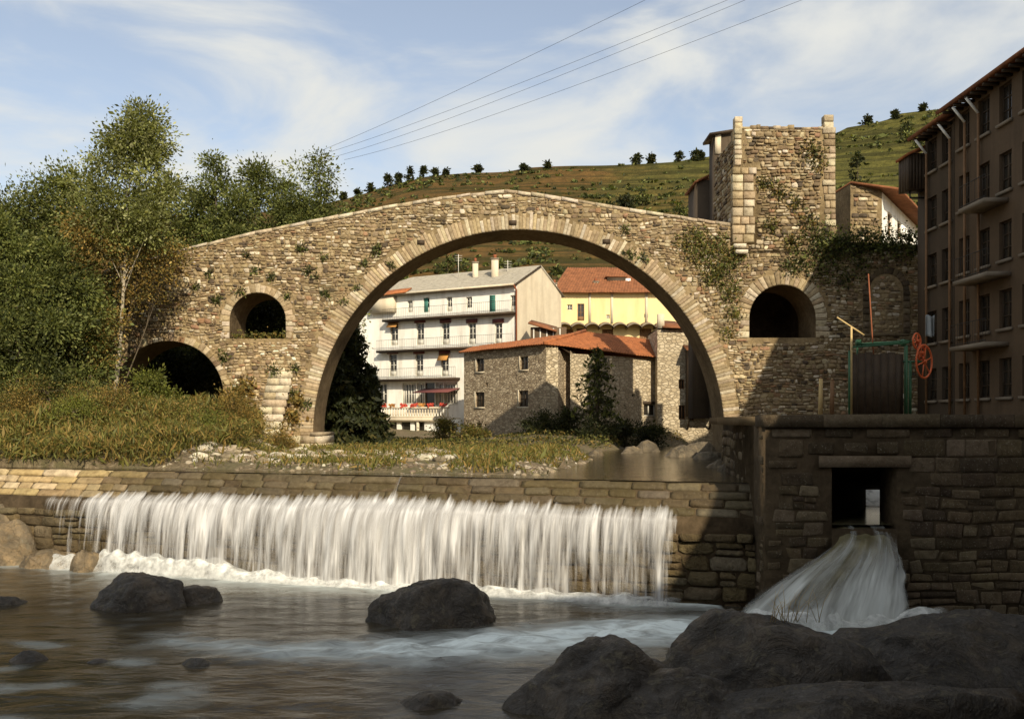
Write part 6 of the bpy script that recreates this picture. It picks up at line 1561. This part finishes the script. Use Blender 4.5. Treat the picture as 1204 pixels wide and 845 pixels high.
# cloth hung from the right-bank house
a, b_ = P(1088, 371, 44.2), P(1099, 396, 44.2)
def clothf(u, v): return Vector((lerp(a.x, b_.x, u), 44.2 + .09 * math.sin(u * 9) * (.3 + v), lerp(a.z, b_.z, v) + .05 * math.sin(u * 7)))
o = grid_mesh('hanging_cloth', 20, 10, clothf, M_CLOTH, None); tagit(o, 'pale grey cloth hung out beside the shaded riverside house', 'cloth'); md = o.modifiers.new('t', 'SOLIDIFY'); md.thickness = .015

# ------------------------------------------------------------------ overhead cables
for i, (x0, y0, x1, y1) in enumerate(((905, -20, 330, 195), (925, -20, 372, 190), (995, -20, 405, 188), (800, -20, 300, 205))):
    A_, B_ = P(x0, y0, 46), P(x1, y1, 170); pts = []
    for k in range(25):
        t = k / 24; p = A_.lerp(B_, t); p.z -= 1.6 * 4 * t * (1 - t) * .5; pts.append(p)
    m_ = MB(); m_.tube(pts, [lerp(.009, .026, k / 24) for k in range(25)], 5); o = m_.build('power_cable', M_CABLE); tagit(o, 'thin dark power cable slung across the sky above the bridge', 'cable', 'power cables')

# gravel of the spit: uncountable small stones
rgv = random.Random(33); gm = MB(); cnt = 0
ico = [(0, 0, 1), (.89, 0, .45), (.28, .85, .45), (-.72, .53, .45), (-.72, -.53, .45), (.28, -.85, .45)]
while cnt < 5200:
    X = U(rgv, -14, 6); Y = U(rgv, 29.5, 49); d = Y - weirY(X)
    if d < .55 or X > quayX(Y) - .2: continue
    z = ground_z(X, Y)
    if z < 3.36 or (X < -9 and rgv.random() > .5) or nz3(X * .6, Y * .6, 12) < -.25: continue
    s_ = .035 + .11 * rgv.random() ** 3; k = U(rgv, .6, 1.5); an = rgv.random() * 6; ca, sa = math.cos(an), math.sin(an)
    V = [(X + s_ * (x * ca * k - y * sa), Y + s_ * (x * sa * k + y * ca), z - .02 + s_ * zz_ * U(rgv, .6, .9)) for x, y, zz_ in ico]
    V += [(v[0], v[1], z - .06) for v in V[1:]]
    gm.add(V, [(0, 1, 2), (0, 2, 3), (0, 3, 4), (0, 4, 5), (0, 5, 1), (1, 6, 7, 2), (2, 7, 8, 3), (3, 8, 9, 4), (4, 9, 10, 5), (5, 10, 6, 1)], pick(rgv, [((.36, .31, .23), 3), ((.25, .2, .135), 4), ((.15, .115, .075), 4), ((.5, .46, .37), .6)]))
    cnt += 1
o = gm.build('gravel', M_ASHLAR); tagit(o, 'loose gravel along the spit behind the weir crest', 'gravel', kind='stuff')

rh_ = random.Random(71)
for i in range(22):
    Y = U(rh_, 175, 318); px = U(rh_, 430, 1080); X = (px - CX) / F * Y; H = U(rh_, 1.8, 4.2)
    tree('hill_bush', 'scattered dark thorn bush on the open hillside', (X, Y, hill_z(X, Y) - .2), H, H * U(rh_, .45, .8), H * .6, .08, round_, 12, 420, .42, DARK + GREEN, 600 + i, 'thorn bushes on the hillside', trunk_r=.1, csig=.6, limbs=4, cat='bush')
